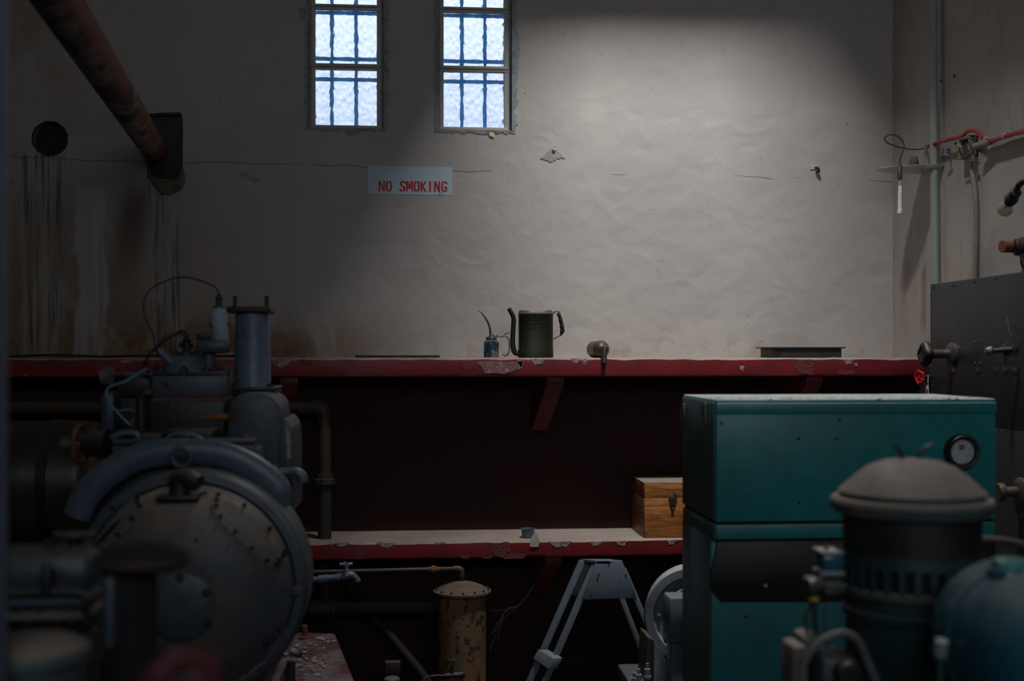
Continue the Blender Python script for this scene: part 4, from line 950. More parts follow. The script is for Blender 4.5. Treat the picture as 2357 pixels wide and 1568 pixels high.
# linkage on right of head
bm = BM(); 
for x, y0, y1, r_ in ((523, 838, 892, 5), (530, 846, 880, 7), (518, 842, 858, 4)): a_tube(bm, [P(x, y0, YC + .1), P(x, y1, YC + .1)], [r_ * se, r_ * 1.3 * se, r_ * .8 * se], 10)
a_tube(bm, pp([(500, 843), (524, 843), (535, 850), (537, 880)], YC + .1), 2.6 * se, 8, 3); link('governor_link', bm, 'dull_steel', E)
tube('rusty_nipple', pp([(462, 962), (490, 961), (524, 961)], YC + .0), [6 * se, 8 * se, 7 * se, 9 * se], 'rust', E, 2, 12)
pbox('water_jacket', 490, 960, 526, 1030, YC + .05, .2, 'dirty_iron', E, .01)
# left cylinder group behind
pbox('rear_head', 268, 866, 346, 914, YC + .22, .25, 'dirty_iron', E, .008)
pbox('rear_block', 262, 912, 342, 1005, YC + .24, .25, 'dirty_iron', E, .01)
pbox('gear_cover', 228, 902, 264, 1000, YC + .16, .22, 'steel_blue', E, .02)
pbox('rear_rim', 262, 857, 420, 866, YC + .22, .2, 'arch_blue', E, .003)
tube('black_elbow', pp([(350, 908), (336, 905), (326, 915), (325, 940), (326, 990)], YC - .02), [13 * se, 14 * se, 14 * se, 14 * se, 14 * se], 'black_iron', E, 4, 16)
M['pulley'] = mat('dull_grey_pulley', (.15, .14, .13), (.09, .08, .07), .5, .4, 10, .1)
lathe('pulley', [(0, -9 * se), (25 * se, -9 * se), (28 * se, -7 * se), (26 * se, 0), (24 * se, 8 * se), (0, 9 * se)], P(248, 865, YC + .15), Vector((1, -.35, 0)), 'pulley', E, 36)
tube('pulley_shaft', [P(250, 866, YC + .15), P(285, 864, YC + .2)], 5 * se, 'dirty_iron', E, 1, 10)
tube('spark_lead', pp([(340, 848), (318, 860), (290, 878), (258, 888), (246, 898), (247, 915), (262, 940), (282, 962), (303, 982)], YC - .01), [3.5 * se, 4 * se, 3.2 * se, 3 * se, 2.6 * se, 3 * se], 'blue_cable', E, 5, 8)
bm = BM(); 
for k in range(6): a_tube(bm, pp([(322 + k * 3, 850 + k * 2), (332 - k * 2, 862 + k), (345 - k, 876 - k * 3)], YC + .02 - k * .008), 4 * se, 7, 3)
link('wire_bundle', bm, 'dirty_iron', E)
tube('twisted_wire', pp([(303, 984), (304, 970), (314, 958), (308, 948), (298, 944), (270, 946)], YC + .02), 3.6 * se, M['grey_rubber'], E, 4, 8)
bm = BM(); a_tube(bm, pp([(258, 1010), (272, 1000), (300, 996), (316, 1000), (318, 1012)], YE + .2), 8 * se, 12, 3); link('fuel_pump', bm, 'arch_blue', E)
c = P(310, 984, YE + .22); bolt(c, (0, 0, 1), 8 * se, 14 * se, E)
for (x, y) in ((292, 998), (372, 992), (480, 992)): bolt(P(x, y, YE + .25), (0, 0, 1), 7 * se, 9 * se, E)
bolt(P(566, 1012, YE + .2), (0, 0, 1), 11 * se, 15 * se, E, 'rust')
lathe('seam_bolt', [(5 * se, 0), (5 * se, .006), (0, .008)], P(530, 1041, YE + .16), (0, -1, 0), 'black_iron', E, 10)
# hand wheel on the left, edge on
c = P(186, 1022, YC); axw = Vector((1, -.12, 0)).normalized()
bm = BM(); a_torus(bm, c, 47 * se, 7 * se, axw, 40, 10)
for k in range(4):
    a = k * math.pi / 2 + .4; u_ = axw.cross(UP).normalized(); v_ = axw.cross(u_); a_tube(bm, [c, c + (u_ * math.cos(a) + v_ * math.sin(a)) * 46 * se], 5 * se, 8)
link('hand_wheel', bm, 'rust', E)
lathe('crank_stub', [(0, -46 * se), (17 * se, -46 * se), (19 * se, -44 * se), (19 * se, -30 * se), (16 * se, -28 * se), (16 * se, -8 * se), (12 * se, 0)], c, axw, M['pulley'], E, 28)
lathe('wheel_hub', [(16 * se, 4 * se), (24 * se, 8 * se), (30 * se, 20 * se), (34 * se, 44 * se), (38 * se, 70 * se), (0, 72 * se)], c, axw, 'dirty_iron', E, 28)
pbox('engine_base', 230, 1380, 600, 1640, YE + .05, .6, 'dirty_iron', E, .02)
# mounting foot bits low right
bm = BM(); a_tube(bm, pp([(668, 1500), (684, 1506), (694, 1504)], YE - .02), [9 * se, 11 * se, 7 * se, 9 * se], 10); a_tube(bm, pp([(672, 1520), (668, 1550), (670, 1600)], YE), [10 * se, 14 * se], 10); link('oil_pipe', bm, 'dirty_iron', E)
# engine sits on plinth: make a sole plate down to it
bz = P(440, 1640, YE + .05).z
if bz > zt: box('sole_plate', (ECX - .28, YE + .1, zt), (ECX + .20, YE + .6, bz), 'dirty_iron', E, .01)

# ------------------------------------------------------------------ foreground machines, left
YF = 2.05; sf = S(P(100, 1350, YF)); f0 = P(90, 1400, YF)
g = thing('valve_pump', 'out-of-focus dark blue-grey pump with a small hand wheel, lower left', 'pump', (f0.x, YF, 0))
pbox('pump_head', -80, 1276, 206, 1372, YF, .13, 'steel_blue', g, .03)
pbox('pump_band', -80, 1380, 200, 1392, YF - .01, .12, 'arch_blue', g, .01)
pbox('pump_body', -80, 1372, 196, 1470, YF + .02, .10, 'dirty_iron', g, .01)
tube('overflow_pipe', pp([(-60, 1368), (60, 1366), (170, 1364), (196, 1376), (200, 1400), (198, 1440)], YF - .02), 9 * sf, 'dirty_iron', g, 4, 12)
tube('bracket_arm', pp([(96, 1300), (110, 1300), (134, 1308), (140, 1322)], YF - .015), 8 * sf, 'steel_blue', g, 4, 10)
pbox('bracket_post', 92, 1300, 116, 1372, YF - .03, .03, 'dirty_iron', g, .006)
lathe('stem', [(9 * sf, 0), (8 * sf, 34 * sf), (12 * sf, 36 * sf), (0, 40 * sf)], P(113, 1280, YF + .06), (0, 0, 1), 'dirty_iron', g, 14)
c = P(170, 1232, YF + .08); bm = BM(); a_torus(bm, c, 44 * sf, 7 * sf, (0, .08, 1), 36, 10)
for k in range(4): a = k * math.pi / 2 + .3; a_tube(bm, [c, c + Vector((math.cos(a), math.sin(a), 0)) * 44 * sf], 4 * sf, 8)
link('hand_wheel', bm, 'dirty_iron', g)
lathe('wheel_stem', [(9 * sf, -60 * sf), (9 * sf, 5 * sf), (0, 7 * sf)], c, (0, 0, 1), 'dirty_iron', g, 14)
for x in (40, 66, 92, 132, 165, 190): bolt(P(x, 1432 - (x % 3) * 6, YF - .005), (0, -.5, 1), 9 * sf, 22 * sf, g, 'dull_steel')
pbox('lower_flange', -80, 1418, 204, 1432, YF - .02, .12, 'dusty_lid', g, .006)
fz = P(60, 1470, YF + .02).z; box('pedestal', (P(-80, 1470, YF).x, YF + .04, 0), (P(190, 1470, YF).x, YF + .12, fz), 'black_iron', g, .01)
# round dusty cover
YD = 1.62; c = P(70, 1500, YD); sd = S(c)
g = thing('dusty_drum', 'blurred round drum with a dusty domed top in the bottom left corner', 'drum', (c.x, c.y, 0))
lathe('drum_lid', [(132 * sd, -.010), (135 * sd, -.004), (130 * sd, .006), (95 * sd, .016), (40 * sd, .021), (0, .022)], c, (0, 0, 1), 'dusty_lid', g, 56)
lathe('drum_body', [(118 * sd, 0), (118 * sd, c.z - .01)], (c.x, c.y, 0), (0, 0, 1), 'steel_blue', g, 48)
# dark pillar with cap
Yq = 1.85; c = P(328, 1276, Yq); sq = S(c)
g = thing('mushroom_vent', 'blurred dark pillar with a wide rusty cap in front of the engine', 'vent', (c.x, c.y, 0))
lathe('cap', [(30 * sq, -34 * sq), (96 * sq, -30 * sq), (112 * sq, -16 * sq), (104 * sq, 0), (74 * sq, 16 * sq), (30 * sq, 24 * sq), (0, 26 * sq)], c, (0, 0, 1), mat('dark_rusted_cap', (.032, .018, .014), (.02, .014, .012), .8, 0, 8, .2), g, 44)
c3 = P(300, 1300, Yq); lathe('pillar', [(62 * sq, 0), (60 * sq, c.z - 30 * sq)], (c3.x, c.y, 0), (0, 0, 1), 'black_void', g, 36)
pbox('side_fin', 236, 1330, 262, 1500, Yq - .06, .05, 'steel_blue', g, .008)
# red valves right in front of the camera
YR = 1.0; c = P(452, 1520, YR); sr = S(c)
def red_wheel(px, py, rad, tilt, label):
    c = P(px, py, YR); g = thing('red_hand_wheel', label, 'valve', Vector((c.x, c.y, 0)), 'blurred red hand wheels')
    bm = BM(); ax = Vector(tilt).normalized(); a_torus(bm, c, rad * sr, 24 * sr, ax, 40, 14, 5, .08)
    u_ = ax.cross(Vector((1, 0, 0))).normalized(); v_ = ax.cross(u_)
    for k in range(5): a = k * 2 * math.pi / 5; a_tube(bm, [c, c + (u_ * math.cos(a) + v_ * math.sin(a)) * rad * sr], 13 * sr, 8)
    link('wheel', bm, 'red_dark', g)
    tube('spindle', [c + Vector((0, 0, .01)), Vector((c.x, c.y, 0))], 14 * sr, 'black_iron', g, 1, 14); return g
red_wheel(420, 1568, 66, (0, -.75, .8), 'blurred dark red hand wheel at the bottom edge before the engine')
red_wheel(226, 1660, 70, (.1, -.3, 1), 'blurred dark red hand wheel, lower and left of the other')
# blue post at the left edge
a, b = P(-80, 800, 1.5), P(-8, 800, 1.5); c = P(2, 800, 1.5)
g = thing('blue_post', 'blurred blue and grey upright post along the left edge', 'post', (a.x, 1.5, 0))
box('post', (a.x, 1.5, 0), (b.x, 1.54, ZC), 'blue_post', g, .003); box('post_edge', (b.x, 1.51, 0), (c.x, 1.53, ZC), 'grey_post', g, .003)

# ------------------------------------------------------------------ teal cabinet
Yf = 3.62; Yk2 = 4.08
X0, X1 = P(1648, 1000, Yf).x, P(2293, 1000, Yf).x; ztop = P(1900, 919, Yf).z; zs = P(1900, 1200, Yf).z
g = thing('teal_cabinet', 'large teal metal cabinet with a round gauge and dusty top', 'cabinet', ((X0 + X1) / 2, Yf + .2, 0))
box('upper_case', (X0, Yf, zs), (X1, Yk2, ztop), 'teal', g, .006)
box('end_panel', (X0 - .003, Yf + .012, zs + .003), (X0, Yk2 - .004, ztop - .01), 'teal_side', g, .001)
z2 = P(1900, 941, Yf).z; z1 = P(1900, 953, Yf).z
box('top_rail', (X0 + .001, Yf - .006, z1), (X1 - .001, Yf, ztop - .012), 'teal', g, .002)
zl1 = P(1900, 1207, Yf).z; zl2 = P(1900, 1240, Yf).z; Yl = Yf + .055
box('seam_gap', (X0 + .006, Yf + .01, zl1), (X1 - .006, Yk2 - .005, zs), 'black_void', g, 0)
box('lower_rail', (X0 + .002, Yf + .004, zl2), (X1 - .002, Yk2 - .01, zl1), 'teal', g, .003)
box('lower_case', (X0, Yl, 0), (X1, Yk2, zl2), 'teal', g, .003)
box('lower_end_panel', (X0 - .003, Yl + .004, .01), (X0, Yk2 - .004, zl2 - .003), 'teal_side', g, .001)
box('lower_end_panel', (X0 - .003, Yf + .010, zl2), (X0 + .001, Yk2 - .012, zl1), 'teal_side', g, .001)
pts = [(1652, 1242), (2292, 1242), (2292, 1384), (1662, 1386), (1642, 1366), (1634, 1340)]
plate('recess_shade_plate', pts, Yl - .012, .014, 'black', g, .002)  # black plate stands in for the shade inside a recess
a = P(1655, 1330, Yl - .018); bm = BM(); a_torus(bm, P(1664, 1350, Yl - .014), .016, .003, (0, 1, 0), 20, 6); link('ring_pull', bm, 'black_iron', g)
lathe('pale_spot', [(.006, 0), (.005, .004), (0, .005)], P(1762, 1348, Yl - .012), (0, -1, 0), M['paper'], g, 12)  # small pale disc on the dark plate
for (x, y) in ((1838, 1010), (1926, 1010), (1839, 1158), (1932, 968), (1661, 975)): lathe('rivet', [(.0052, 0), (.004, .003), (0, .004)], P(x, y, Yf), (0, -1, 0), 'black_iron' if x > 1700 else 'rust', g, 12)
lathe('rivet', [(.0052, 0), (.004, .003), (0, .004)], P(1717, 1420, Yl), (0, -1, 0), 'black_iron', g, 12)
gc = P(2211, 1040, Yf); sg_ = S(gc)
gg = lathe('gauge', [(41 * sg_, 0), (41 * sg_, .018), (37 * sg_, .026), (30 * sg_, .024), (28 * sg_, .012), (0, .012)], gc, (0, -1, 0), 'black', g, 48)
lathe('gauge_face', [(28 * sg_, .012), (27 * sg_, .0135), (0, .0135)], gc, (0, -1, 0), 'gauge_face', gg, 40)
bm = BM()
for dx in (-8, -1): 
    for dz in (12, 6): a_box(bm, gc + Vector((dx * sg_, -.0145, dz * sg_)), gc + Vector(((dx + 6) * sg_, -.0135, (dz + 4.5) * sg_)))
for k in range(9):
    a = R(210 - k * 30); a_box(bm, gc + Vector((math.cos(a) * 22 * sg_ - .0012, -.0142, math.sin(a) * 22 * sg_ - .0012)), gc + Vector((math.cos(a) * 22 * sg_ + .0012, -.0135, math.sin(a) * 22 * sg_ + .0012)))
link('gauge_marks', bm, 'black', gg)
# latches on the left end
for (px, Yq2) in ((1580, Yf + .40), (1632, Yf + .10)):
    p = Vector((X0 - .003, Yq2, P(px, 950, Yq2).z))
    lt = box('toggle_latch', p + Vector((-.012, -.012, -.05)), p + Vector((0, .012, .03)), 'dull_steel', g, .003)
    tube('latch_hook', [p + Vector((-.012, 0, .03)), p + Vector((-.016, 0, .0)), p + Vector((-.014, 0, -.055))], .004, 'dull_steel', lt, 1, 8)
rd = random.Random(5); bm = BM()
for i in range(120):
    x = rd.uniform(X0, X1); y = rd.uniform(Yf + .003, Yf + .1); w_ = rd.uniform(.003, .010); a_lathe(bm, [(w_, 0), (w_ * .6, w_ * .35), (0, w_ * .4)], (x, y, ztop - .0005), (0, 0, 1), 6)
o = link('dust_clumps', bm, M['dust_top'], g); o['kind'] = 'stuff'

# ------------------------------------------------------------------ air filter in front of it
Yg = 2.35; fc = P(2098, 1150, Yg); s3 = S(fc)
g = thing('oil_bath_filter', 'large dark drum air filter with dusty domed lid and two wires', 'filter', (fc.x, fc.y, 0))
lathe('lid', [(150 * s3, -.030), (170 * s3, -.026), (181 * s3, -.014), (183 * s3, -.004), (178 * s3, .004), (160 * s3, .007), (160 * s3, .012), (164 * s3, .017), (156 * s3, .024), (128 * s3, 52 * s3), (98 * s3, 76 * s3), (62 * s3, 90 * s3), (28 * s3, 94 * s3), (0, 95 * s3)], fc, (0, 0, 1), 'dusty_lid', g, 72)
zb_ = fc.z - .028; zr = P(2098, 1375, Yg).z; zsl = P(2098, 1288, Yg).z; zsl2 = P(2098, 1346, Yg).z
rB = 155 * s3
lathe('drum', [(rB * .99, zb_ - fc.z), (rB * .99, zsl - fc.z + .012)], fc, (0, 0, 1), 'black', g, 64)
lathe('slot_band', [(rB * .93, zsl - fc.z + .002), (rB * .93, zsl2 - fc.z)], fc, (0, 0, 1), 'black_void', g, 64)
bm = BM(); nb = 30
a_lathe(bm, [(rB * .94, zsl - fc.z + .02), (rB * 1.0, zsl - fc.z + .02), (rB * 1.01, zsl - fc.z - .004), (rB * .94, zsl - fc.z - .004)], fc, (0, 0, 1), 64)
for k in range(nb):
    a = 2 * math.pi * k / nb; d_ = Vector((math.cos(a), math.sin(a), 0)); t_ = Vector((-d_.y, d_.x, 0)); p = fc + d_ * rB * .975
    w_ = 8 * s3; a_prism(bm, [p + t_ * w_ + Vector((0, 0, zsl - fc.z)), p - t_ * w_ + Vector((0, 0, zsl - fc.z)), p - t_ * w_ * .8 + Vector((0, 0, zsl2 - fc.z)), p + t_ * w_ * .8 + Vector((0, 0, zsl2 - fc.z))], d_ * .008)
link('slotted_ring', bm, 'teal_dark', g)
lathe('ring_bead', [(rB, zsl2 - fc.z + .004), (rB * 1.05, zsl2 - fc.z), (rB * 1.05, zsl2 - fc.z - .012), (rB, zsl2 - fc.z - .016)], fc, (0, 0, 1), mat('dusty_bead', (.07, .07, .075), None, .6, 0, 6, .1, dust=.5), g, 64)
lathe('sump', [(rB * .97, zsl2 - fc.z - .01), (rB * .97, zsl2 - fc.z - .04), (rB * 1.0, zsl2 - fc.z - .045), (rB * .99, zsl2 - fc.z - .06), (rB * .95, zsl2 - fc.z - .065), (rB * .95, zsl2 - fc.z - .20), (rB * .88, zsl2 - fc.z - .23), (0, zsl2 - fc.z - .24)], fc, (0, 0, 1), 'teal_dark', g, 64)
zz = zsl2 - .235; lathe('stand', [(rB * .5, 0), (rB * .5, zz)], (fc.x, fc.y, 0), (0, 0, 1), 'black', g, 32)
tube('wire_tail', [P(x, y, Yg) for x, y in [(2078, 1062), (2074, 1044), (2064, 1030), (2052, 1024)]], [.0042, .004, .0025], 'black_iron', g, 4, 8)
tube('wire_tail', [P(x, y, Yg) for x, y in [(2112, 1062), (2118, 1044), (2132, 1030), (2146, 1024)]], [.0042, .004, .0025], 'black_iron', g, 4, 8)
# regulator cluster left of the filter
Yh = 2.3; sh = S(P(1900, 1350, Yh)); p0 = P(1900, 1560, Yh)
g = thing('fuel_regulator', 'cluster of small grey pump fittings and pipes left of the drum filter', 'pump', (p0.x, Yh, 0))
pbox('regulator_body', 1896, 1280, 1944, 1318, Yh, .05, M['tank_teal'], g, .006)
for y in (1270, 1318): pbox('regulator_flange', 1892, y, 1946, y + 9, Yh - .008, .06, M['grey_light'], g, .003)
for x in (1902, 1936): bolt(P(x, 1270, Yh + .01), (0, 0, 1), 5 * sh, 20 * sh, g, 'dull_steel')
tube('regulator_pipe', pp([(1896, 1322), (1884, 1334), (1876, 1350), (1874, 1372)], Yh), 4.5 * sh, 'dull_steel', g, 4, 10)
pbox('lower_valve', 1862, 1334, 1906, 1362, Yh, .05, M['dull_steel'], g, .008)
pbox('valve_arm', 1900, 1344, 1950, 1358, Yh, .04, M['dusty_lid'], g, .005)
pbox('valve_base', 1898, 1358, 1950, 1372, Yh, .05, 'dirty_iron', g, .006)
tube('yellow_band', [P(1873, 1374, Yh), P(1873, 1382, Yh)], 12 * sh, 'yellow', g, 1, 14)
tube('valve_stem', [P(1872, 1360, Yh), P(1872, 1400, Yh)], 10 * sh, 'dirty_iron', g, 1, 14)
tube('thin_pipe', pp([(1866, 1398), (1854, 1420), (1856, 1450), (1860, 1490)], Yh), 3.6 * sh, 'rubber', g, 4, 8)
tube('thin_pipe', pp([(1874, 1398), (1876, 1430), (1880, 1480)], Yh), 6 * sh, 'rubber', g, 4, 8)
tube('thin_pipe', pp([(1908, 1370), (1898, 1420), (1902, 1500)], Yh + .03), 2.6 * sh, 'brown_pipe', g, 4, 8)
pbox('motor_block', 1824, 1488, 1862, 1700, Yh - .05, .08, mat('tan_casting', (.20, .17, .145), (.12, .10, .09), .7, 0, 8, .2, dust=.4), g, .01)
pbox('motor_top', 1846, 1464, 1892, 1500, Yh - .03, .08, 'dusty_lid', g, .015)
pbox('terminal_box', 1892, 1514, 1978, 1640, Yh - .08, .1, 'steel_blue', g, .015)
lathe('round_cap', [(28 * sh, 0), (30 * sh, .02), (26 * sh, .03), (18 * sh, .032), (0, .028)], P(1945, 1545, Yh - .08), (0, -1, 0), 'dirty_iron', g, 28)
tube('flex_hose', pp([(1840, 1600), (1850, 1530), (1880, 1484), (1920, 1462), (1952, 1460), (1978, 1480), (2000, 1530), (2030, 1600)], Yh - .12), 9 * sh, M['grey_rubber'], g, 5, 14)
zz = P(1900, 1640, Yh).z; box('stand', (P(1830, 1600, Yh).x, Yh - .04, 0), (P(1975, 1600, Yh).x, Yh + .03, max(zz, .1)), 'black_iron', g, .005)
# teal round tank bottom right
Yj = 1.95; tc = P(2372, 1488, Yj); s4 = S(tc)
g = thing('round_teal_tank', 'glossy teal rounded tank with a mint filler cap, lower right corner', 'tank', (tc.x, Yj + .1, 0))
bm = BM()
a_lathe(bm, [(0, .17), (60 * s4, .165), (115 * s4, .145), (155 * s4, .105), (180 * s4, .05), (189 * s4, -.02), (186 * s4, -.09), (170 * s4, -.13), (0, -.15)], tc, Vector((-.1, -1, 0)), 64)
link('shell', bm, 'tank_teal', g, 50)
lathe('welded_band', [(187 * s4, -.03), (193 * s4, -.026), (193 * s4, -.004), (187 * s4, .0)], tc, Vector((-.1, -1, 0)), 'tank_teal', g, 64)
c = P(2318, 1300, Yj - .0); lathe('filler_neck', [(46 * s4, -.06), (44 * s4, -.012), (40 * s4, -.007), (0, -.004)], c, (0, 0, 1), 'tank_teal', g, 36)
lathe('filler_cap', [(30 * s4, -.01), (34 * s4, -.004), (34 * s4, .008), (26 * s4, .012), (0, .012)], c, (0, 0, 1), 'mint', g, 28)
lathe('drain_knob', [(0, -.016), (14 * s4, -.014), (17 * s4, 0), (14 * s4, .014), (0, .016)], P(2165, 1492, Yj), (0, -.3, 1), M['grey_light'], g, 20)
tube('drain_rod', [P(2165, 1496, Yj), P(2160, 1700, Yj)], 8 * s4, 'teal_dark', g, 1, 12)
box('stand', (tc.x - .08, Yj - .06, 0), (tc.x + .08, Yj + .06, tc.z - .125), 'black', g, .01)
o = tube('bent_rail', pp([(2258, 1242), (2290, 1243), (2320, 1247), (2360, 1256), (2420, 1280), (2430, 1400)], 2.6) + [Vector((P(2430, 1400, 2.6).x, 2.6, 0))], .0085, 'dull_steel', None, 3, 12); tag(o, 'thin grey rail passing behind the round teal tank', 'rail')

# ------------------------------------------------------------------ black switchboard on the right
XB = 2.33
def pb(px, py, off=0): return PX(px, py, XB - off)
y1_ = pb(2141, 700).y; y0_ = 3.9; zt_ = pb(2141, 655).z; zm = pb(2300, 985).z
g = thing('switchboard', 'tall black slate switchboard with knobs and levers at the right wall', 'switchboard', (XB, (y0_ + y1_) / 2, 0))
box('upper_panel', (XB, y0_, zm + .002), (XB + .03, y1_, zt_), 'slate', g, .002)
box('lower_panel', (XB, y0_, .05), (XB + .03, y1_, zm - .002), 'slate', g, .002)
for yy in (y0_ + .1, y1_ - .06): box('frame_post', (XB + .03, yy, 0), (XB + .07, yy + .04, zt_ - .05), 'black_iron', g, .003)
box('wall_stay', (XB + .06, y1_ - .06, zt_ - .12), (WX, y1_ - .03, zt_ - .09), 'black_iron', g, .003)
for (x, y) in ((2149, 663), (2194, 658), (2243, 650), (2293, 643), (2143, 681), (2300, 990), (2317, 990)): lathe('screw', [(.0055, 0), (.004, .002), (0, .002)], pb(x, y), (-1, 0, 0), 'black_void', g, 10)
for (x, y) in ((2245, 787), (2257, 787), (2245, 837), (2258, 837)): lathe('rivet', [(.005, 0), (.004, .004), (0, .005)], pb(x, y), (-1, 0, 0), 'dull_steel', g, 10)
lathe('screw_hole', [(.008, 0), (.008, .002), (0, .002)], pb(2252, 812), (-1, 0, 0), 'black_void', g, 10)
for (x, y) in ((2195, 853), (2253, 853), (2293, 853), (2315, 853), (2337, 853), (2350, 1186)):
    p = pb(x, y); lb = box('label_holder', p + Vector((-.004, -.018, -.010)), p + Vector((0, .018, .010)), 'brass', g, .001); 
    box('holder_lip', p + Vector((-.007, -.018, .008)), p + Vector((-.001, .018, .0115)), 'dull_steel', lb, .0005)
def knob(px, py, fx, fr, length, kr, lob):
    p = pb(fx, py); 
    lathe('knob_flange', [(fr, 0), (fr, .010), (fr * .8, .018), (fr * .5, .022), (0, .022)], p, (-1, 0, 0), 'dull_steel', g, 32)
    lathe('knob_shaft', [(.020, .01), (.020, length)], p, (-1, 0, 0), 'bronze', g, 20)
    c = p + Vector((-length, 0, 0)); bm = BM()
    if lob:
        a_torus(bm, c, kr * .62, kr * .40, (1, 0, 0), 40, 12, 4, .14); a_lathe(bm, [(kr * .6, -.016), (kr * .6, .012), (.014, .016), (0, .018)], c, (-1, 0, 0), 20)
    else: a_lathe(bm, [(kr * .8, -.014), (kr, -.008), (kr, .006), (kr * .85, .012), (0, .012)], c, (-1, 0, 0), 28)
    link('knob', bm, 'black_iron' if lob else 'dull_steel', g)
knob(2158, 815, 2194, .050, .125, .052, True)
knob(2328, 1132, 2352, .055, .085, .035, False)
p = pb(2300, 807); q = PX(2277, 808, XB - .10)
tube('lever_rod', [pb(2330, 805, .03), PX(2285, 808, XB - .09)], [.011, .009], 'black_iron', g, 1, 10)
lathe('lever_ball', [(0, -.02), (.012, -.017), (.020, 0), (.012, .017), (0, .02)], PX(2278, 808, XB - .1), (1, 0, 0), 'pulley', g, 20)
box('lever_slot', pb(2338, 806) + Vector((-.006, -.02, -.006)), pb(2314, 806) + Vector((0, .02, .008)), 'black_void', g, .001)
lathe('lever_collar', [(.018, 0), (.018, .012), (0, .014)], pb(2315, 808), (-1, 0, 0), 'black_iron', g, 14)
o = link('cobweb', (lambda bm: (a_tube(bm, [PX(2303, 803, XB - .04), PX(2318, 790, XB - .03), PX(2326, 775, XB - .02), PX(2338, 750, XB - .02), PX(2352, 720, XB - .01)], [.0045, .002, .001, .0008, .0006], 5, 3), a_tube(bm, [PX(2326, 772, XB - .02), PX(2322, 755, XB - .01), PX(2318, 730, XB - .005)], .0008, 4), a_tube(bm, [PX(2290, 752, XB - .005), PX(2320, 742, XB - .01), PX(2340, 738, XB - .01)], .0007, 4), bm)[-1])(BM()), 'thread', g)
# red hand wheel valve in front of the far end of the shelf
c = P(2117, 869, 5.2); s6 = S(c); g = thing('red_valve', 'small bright red hand wheel valve below the end of the upper shelf', 'valve', P(2135, 869, 5.3))
axv = Vector((-1, -.22, 0)).normalized(); bm = BM(); a_torus(bm, c, 13.5 * s6, 3.6 * s6, axv, 36, 8, 5, .12); u_ = axv.cross(UP).normalized(); v_ = axv.cross(u_)
for k in range(5): a = k * 2 * math.pi / 5; a_tube(bm, [c, c + (u_ * math.cos(a) + v_ * math.sin(a)) * 13 * s6], 2.2 * s6, 6)
a_lathe(bm, [(3.5 * s6, -.004), (3.5 * s6, .006), (0, .007)], c, axv, 10)
link('hand_wheel', bm, 'red_gloss', g)
e_ = Vector((XB + .02, 5.31, c.z))
tube('spindle', [c, P(2134, 867, 5.27)], 3 * s6, 'dull_steel', g, 1, 10)
tube('valve_pipe', [P(2132, 867, 5.27), P(2141, 866, 5.32), P(2141, 950, 5.35), Vector((P(2141, 950, 5.35).x, 5.35, 0))], 5 * s6, 'black_iron', g, 1, 12)
bm = BM()
for k in range(8): a_torus(bm, P(2136 + (k % 2) * .6, 866 + k * 3.4, 5.24), .0028, .0009, (1, 0, 0) if k % 2 else (0, 1, 0), 10, 5)
link('chain', bm, 'white_plastic', g)
o = prism('hang_tag', [P(x, y, 5.24) for x, y in [(2131, 888), (2138, 888), (2138, 925), (2131, 925)]], (0, .001, 0), 'white_plastic', g)
prism('tag_stripe', [P(x, y, 5.239) for x, y in [(2132.5, 896), (2136.5, 896), (2136.5, 922), (2132.5, 922)]], (0, .0006, 0), 'red_gloss', o)

# ------------------------------------------------------------------ right wall fittings
def W(px, py, off=.02): return PX(px, py, WX - off)
o = tube('conduit_pole', [PX(2153, 760, WX - .04), PX(2146, -160, WX - .04)], .0195, 'pole', None, 1, 20); tag(o, 'pale green vertical conduit pole in front of the right wall', 'pole')
g = thing('junction_box', 'open grey electrical junction box with loose wires on the right wall', 'junction box', W(2240, 365, 0))
p = W(2240, 340, 0); 
bm = BM(); a_box(bm, p + Vector((-.012, -.055, -.05)), p + Vector((0, .055, .05)), .003)
for lo, hi in (((-.05, -.055, -.05), (0, -.047, .05)), ((-.05, .047, -.05), (0, .055, .05)), ((-.05, -.055, .042), (0, .055, .05)), ((-.05, -.055, -.05), (0, .055, -.042))): a_box(bm, p + Vector(lo), p + Vector(hi), .002)
link('box_shell', bm, 'grey_conduit', g)
box('terminal_block', p + Vector((-.034, -.03, -.036)), p + Vector((-.012, .030, .026)), M['steel_blue'], g, .003)
for (pts, m, mt) in (([(2236, 352), (2225, 345), (2215, 340), (2203, 333)], 'rubber', 'yellow'), ([(2238, 356), (2226, 360), (2214, 363), (2206, 366)], 'rubber', 'yellow'), ([(2236, 322), (2228, 318), (2220, 320)], 'rust', 'rust')):
    q = [W(x, y, .06) for x, y in pts]; wv_ = tube('loose_wire', q, .0035, m, g, 3, 8); tube('wire_end', [q[-2], q[-1]], .005, mt, wv_, 1, 8)
tube('elbow_fitting', [W(2245, 337, .06), W(2262, 332, .05), W(2280, 326, .04)], .016, 'grey_conduit', g, 3, 14)
tube('gland', [W(2238, 358, .03), W(2238, 373, .03)], .014, 'grey_conduit', g, 1, 12)
o = tube('grey_wall_conduit', [W(2268, 327, .03), W(2292, 320, .03), W(2320, 308, .03), W(2410, 282, .03)], .013, 'grey_conduit', None, 1, 14); tag(o, 'pale grey conduit running along the right wall beside the red cable', 'conduit')
o = tube('drop_cable', [W(x, y, .022) for x, y in [(2238, 372), (2238, 395), (2242, 425), (2246, 470), (2246, 540), (2245, 610), (2244, 660), (2243, 760)]], .012, 'grey_conduit', None, 4, 12); tag(o, 'grey drop cable running down from the junction box', 'cable')
rcb = thing('red_cable', 'bright red cable clipped along the right wall over the junction box', 'cable', W(2240, 310))
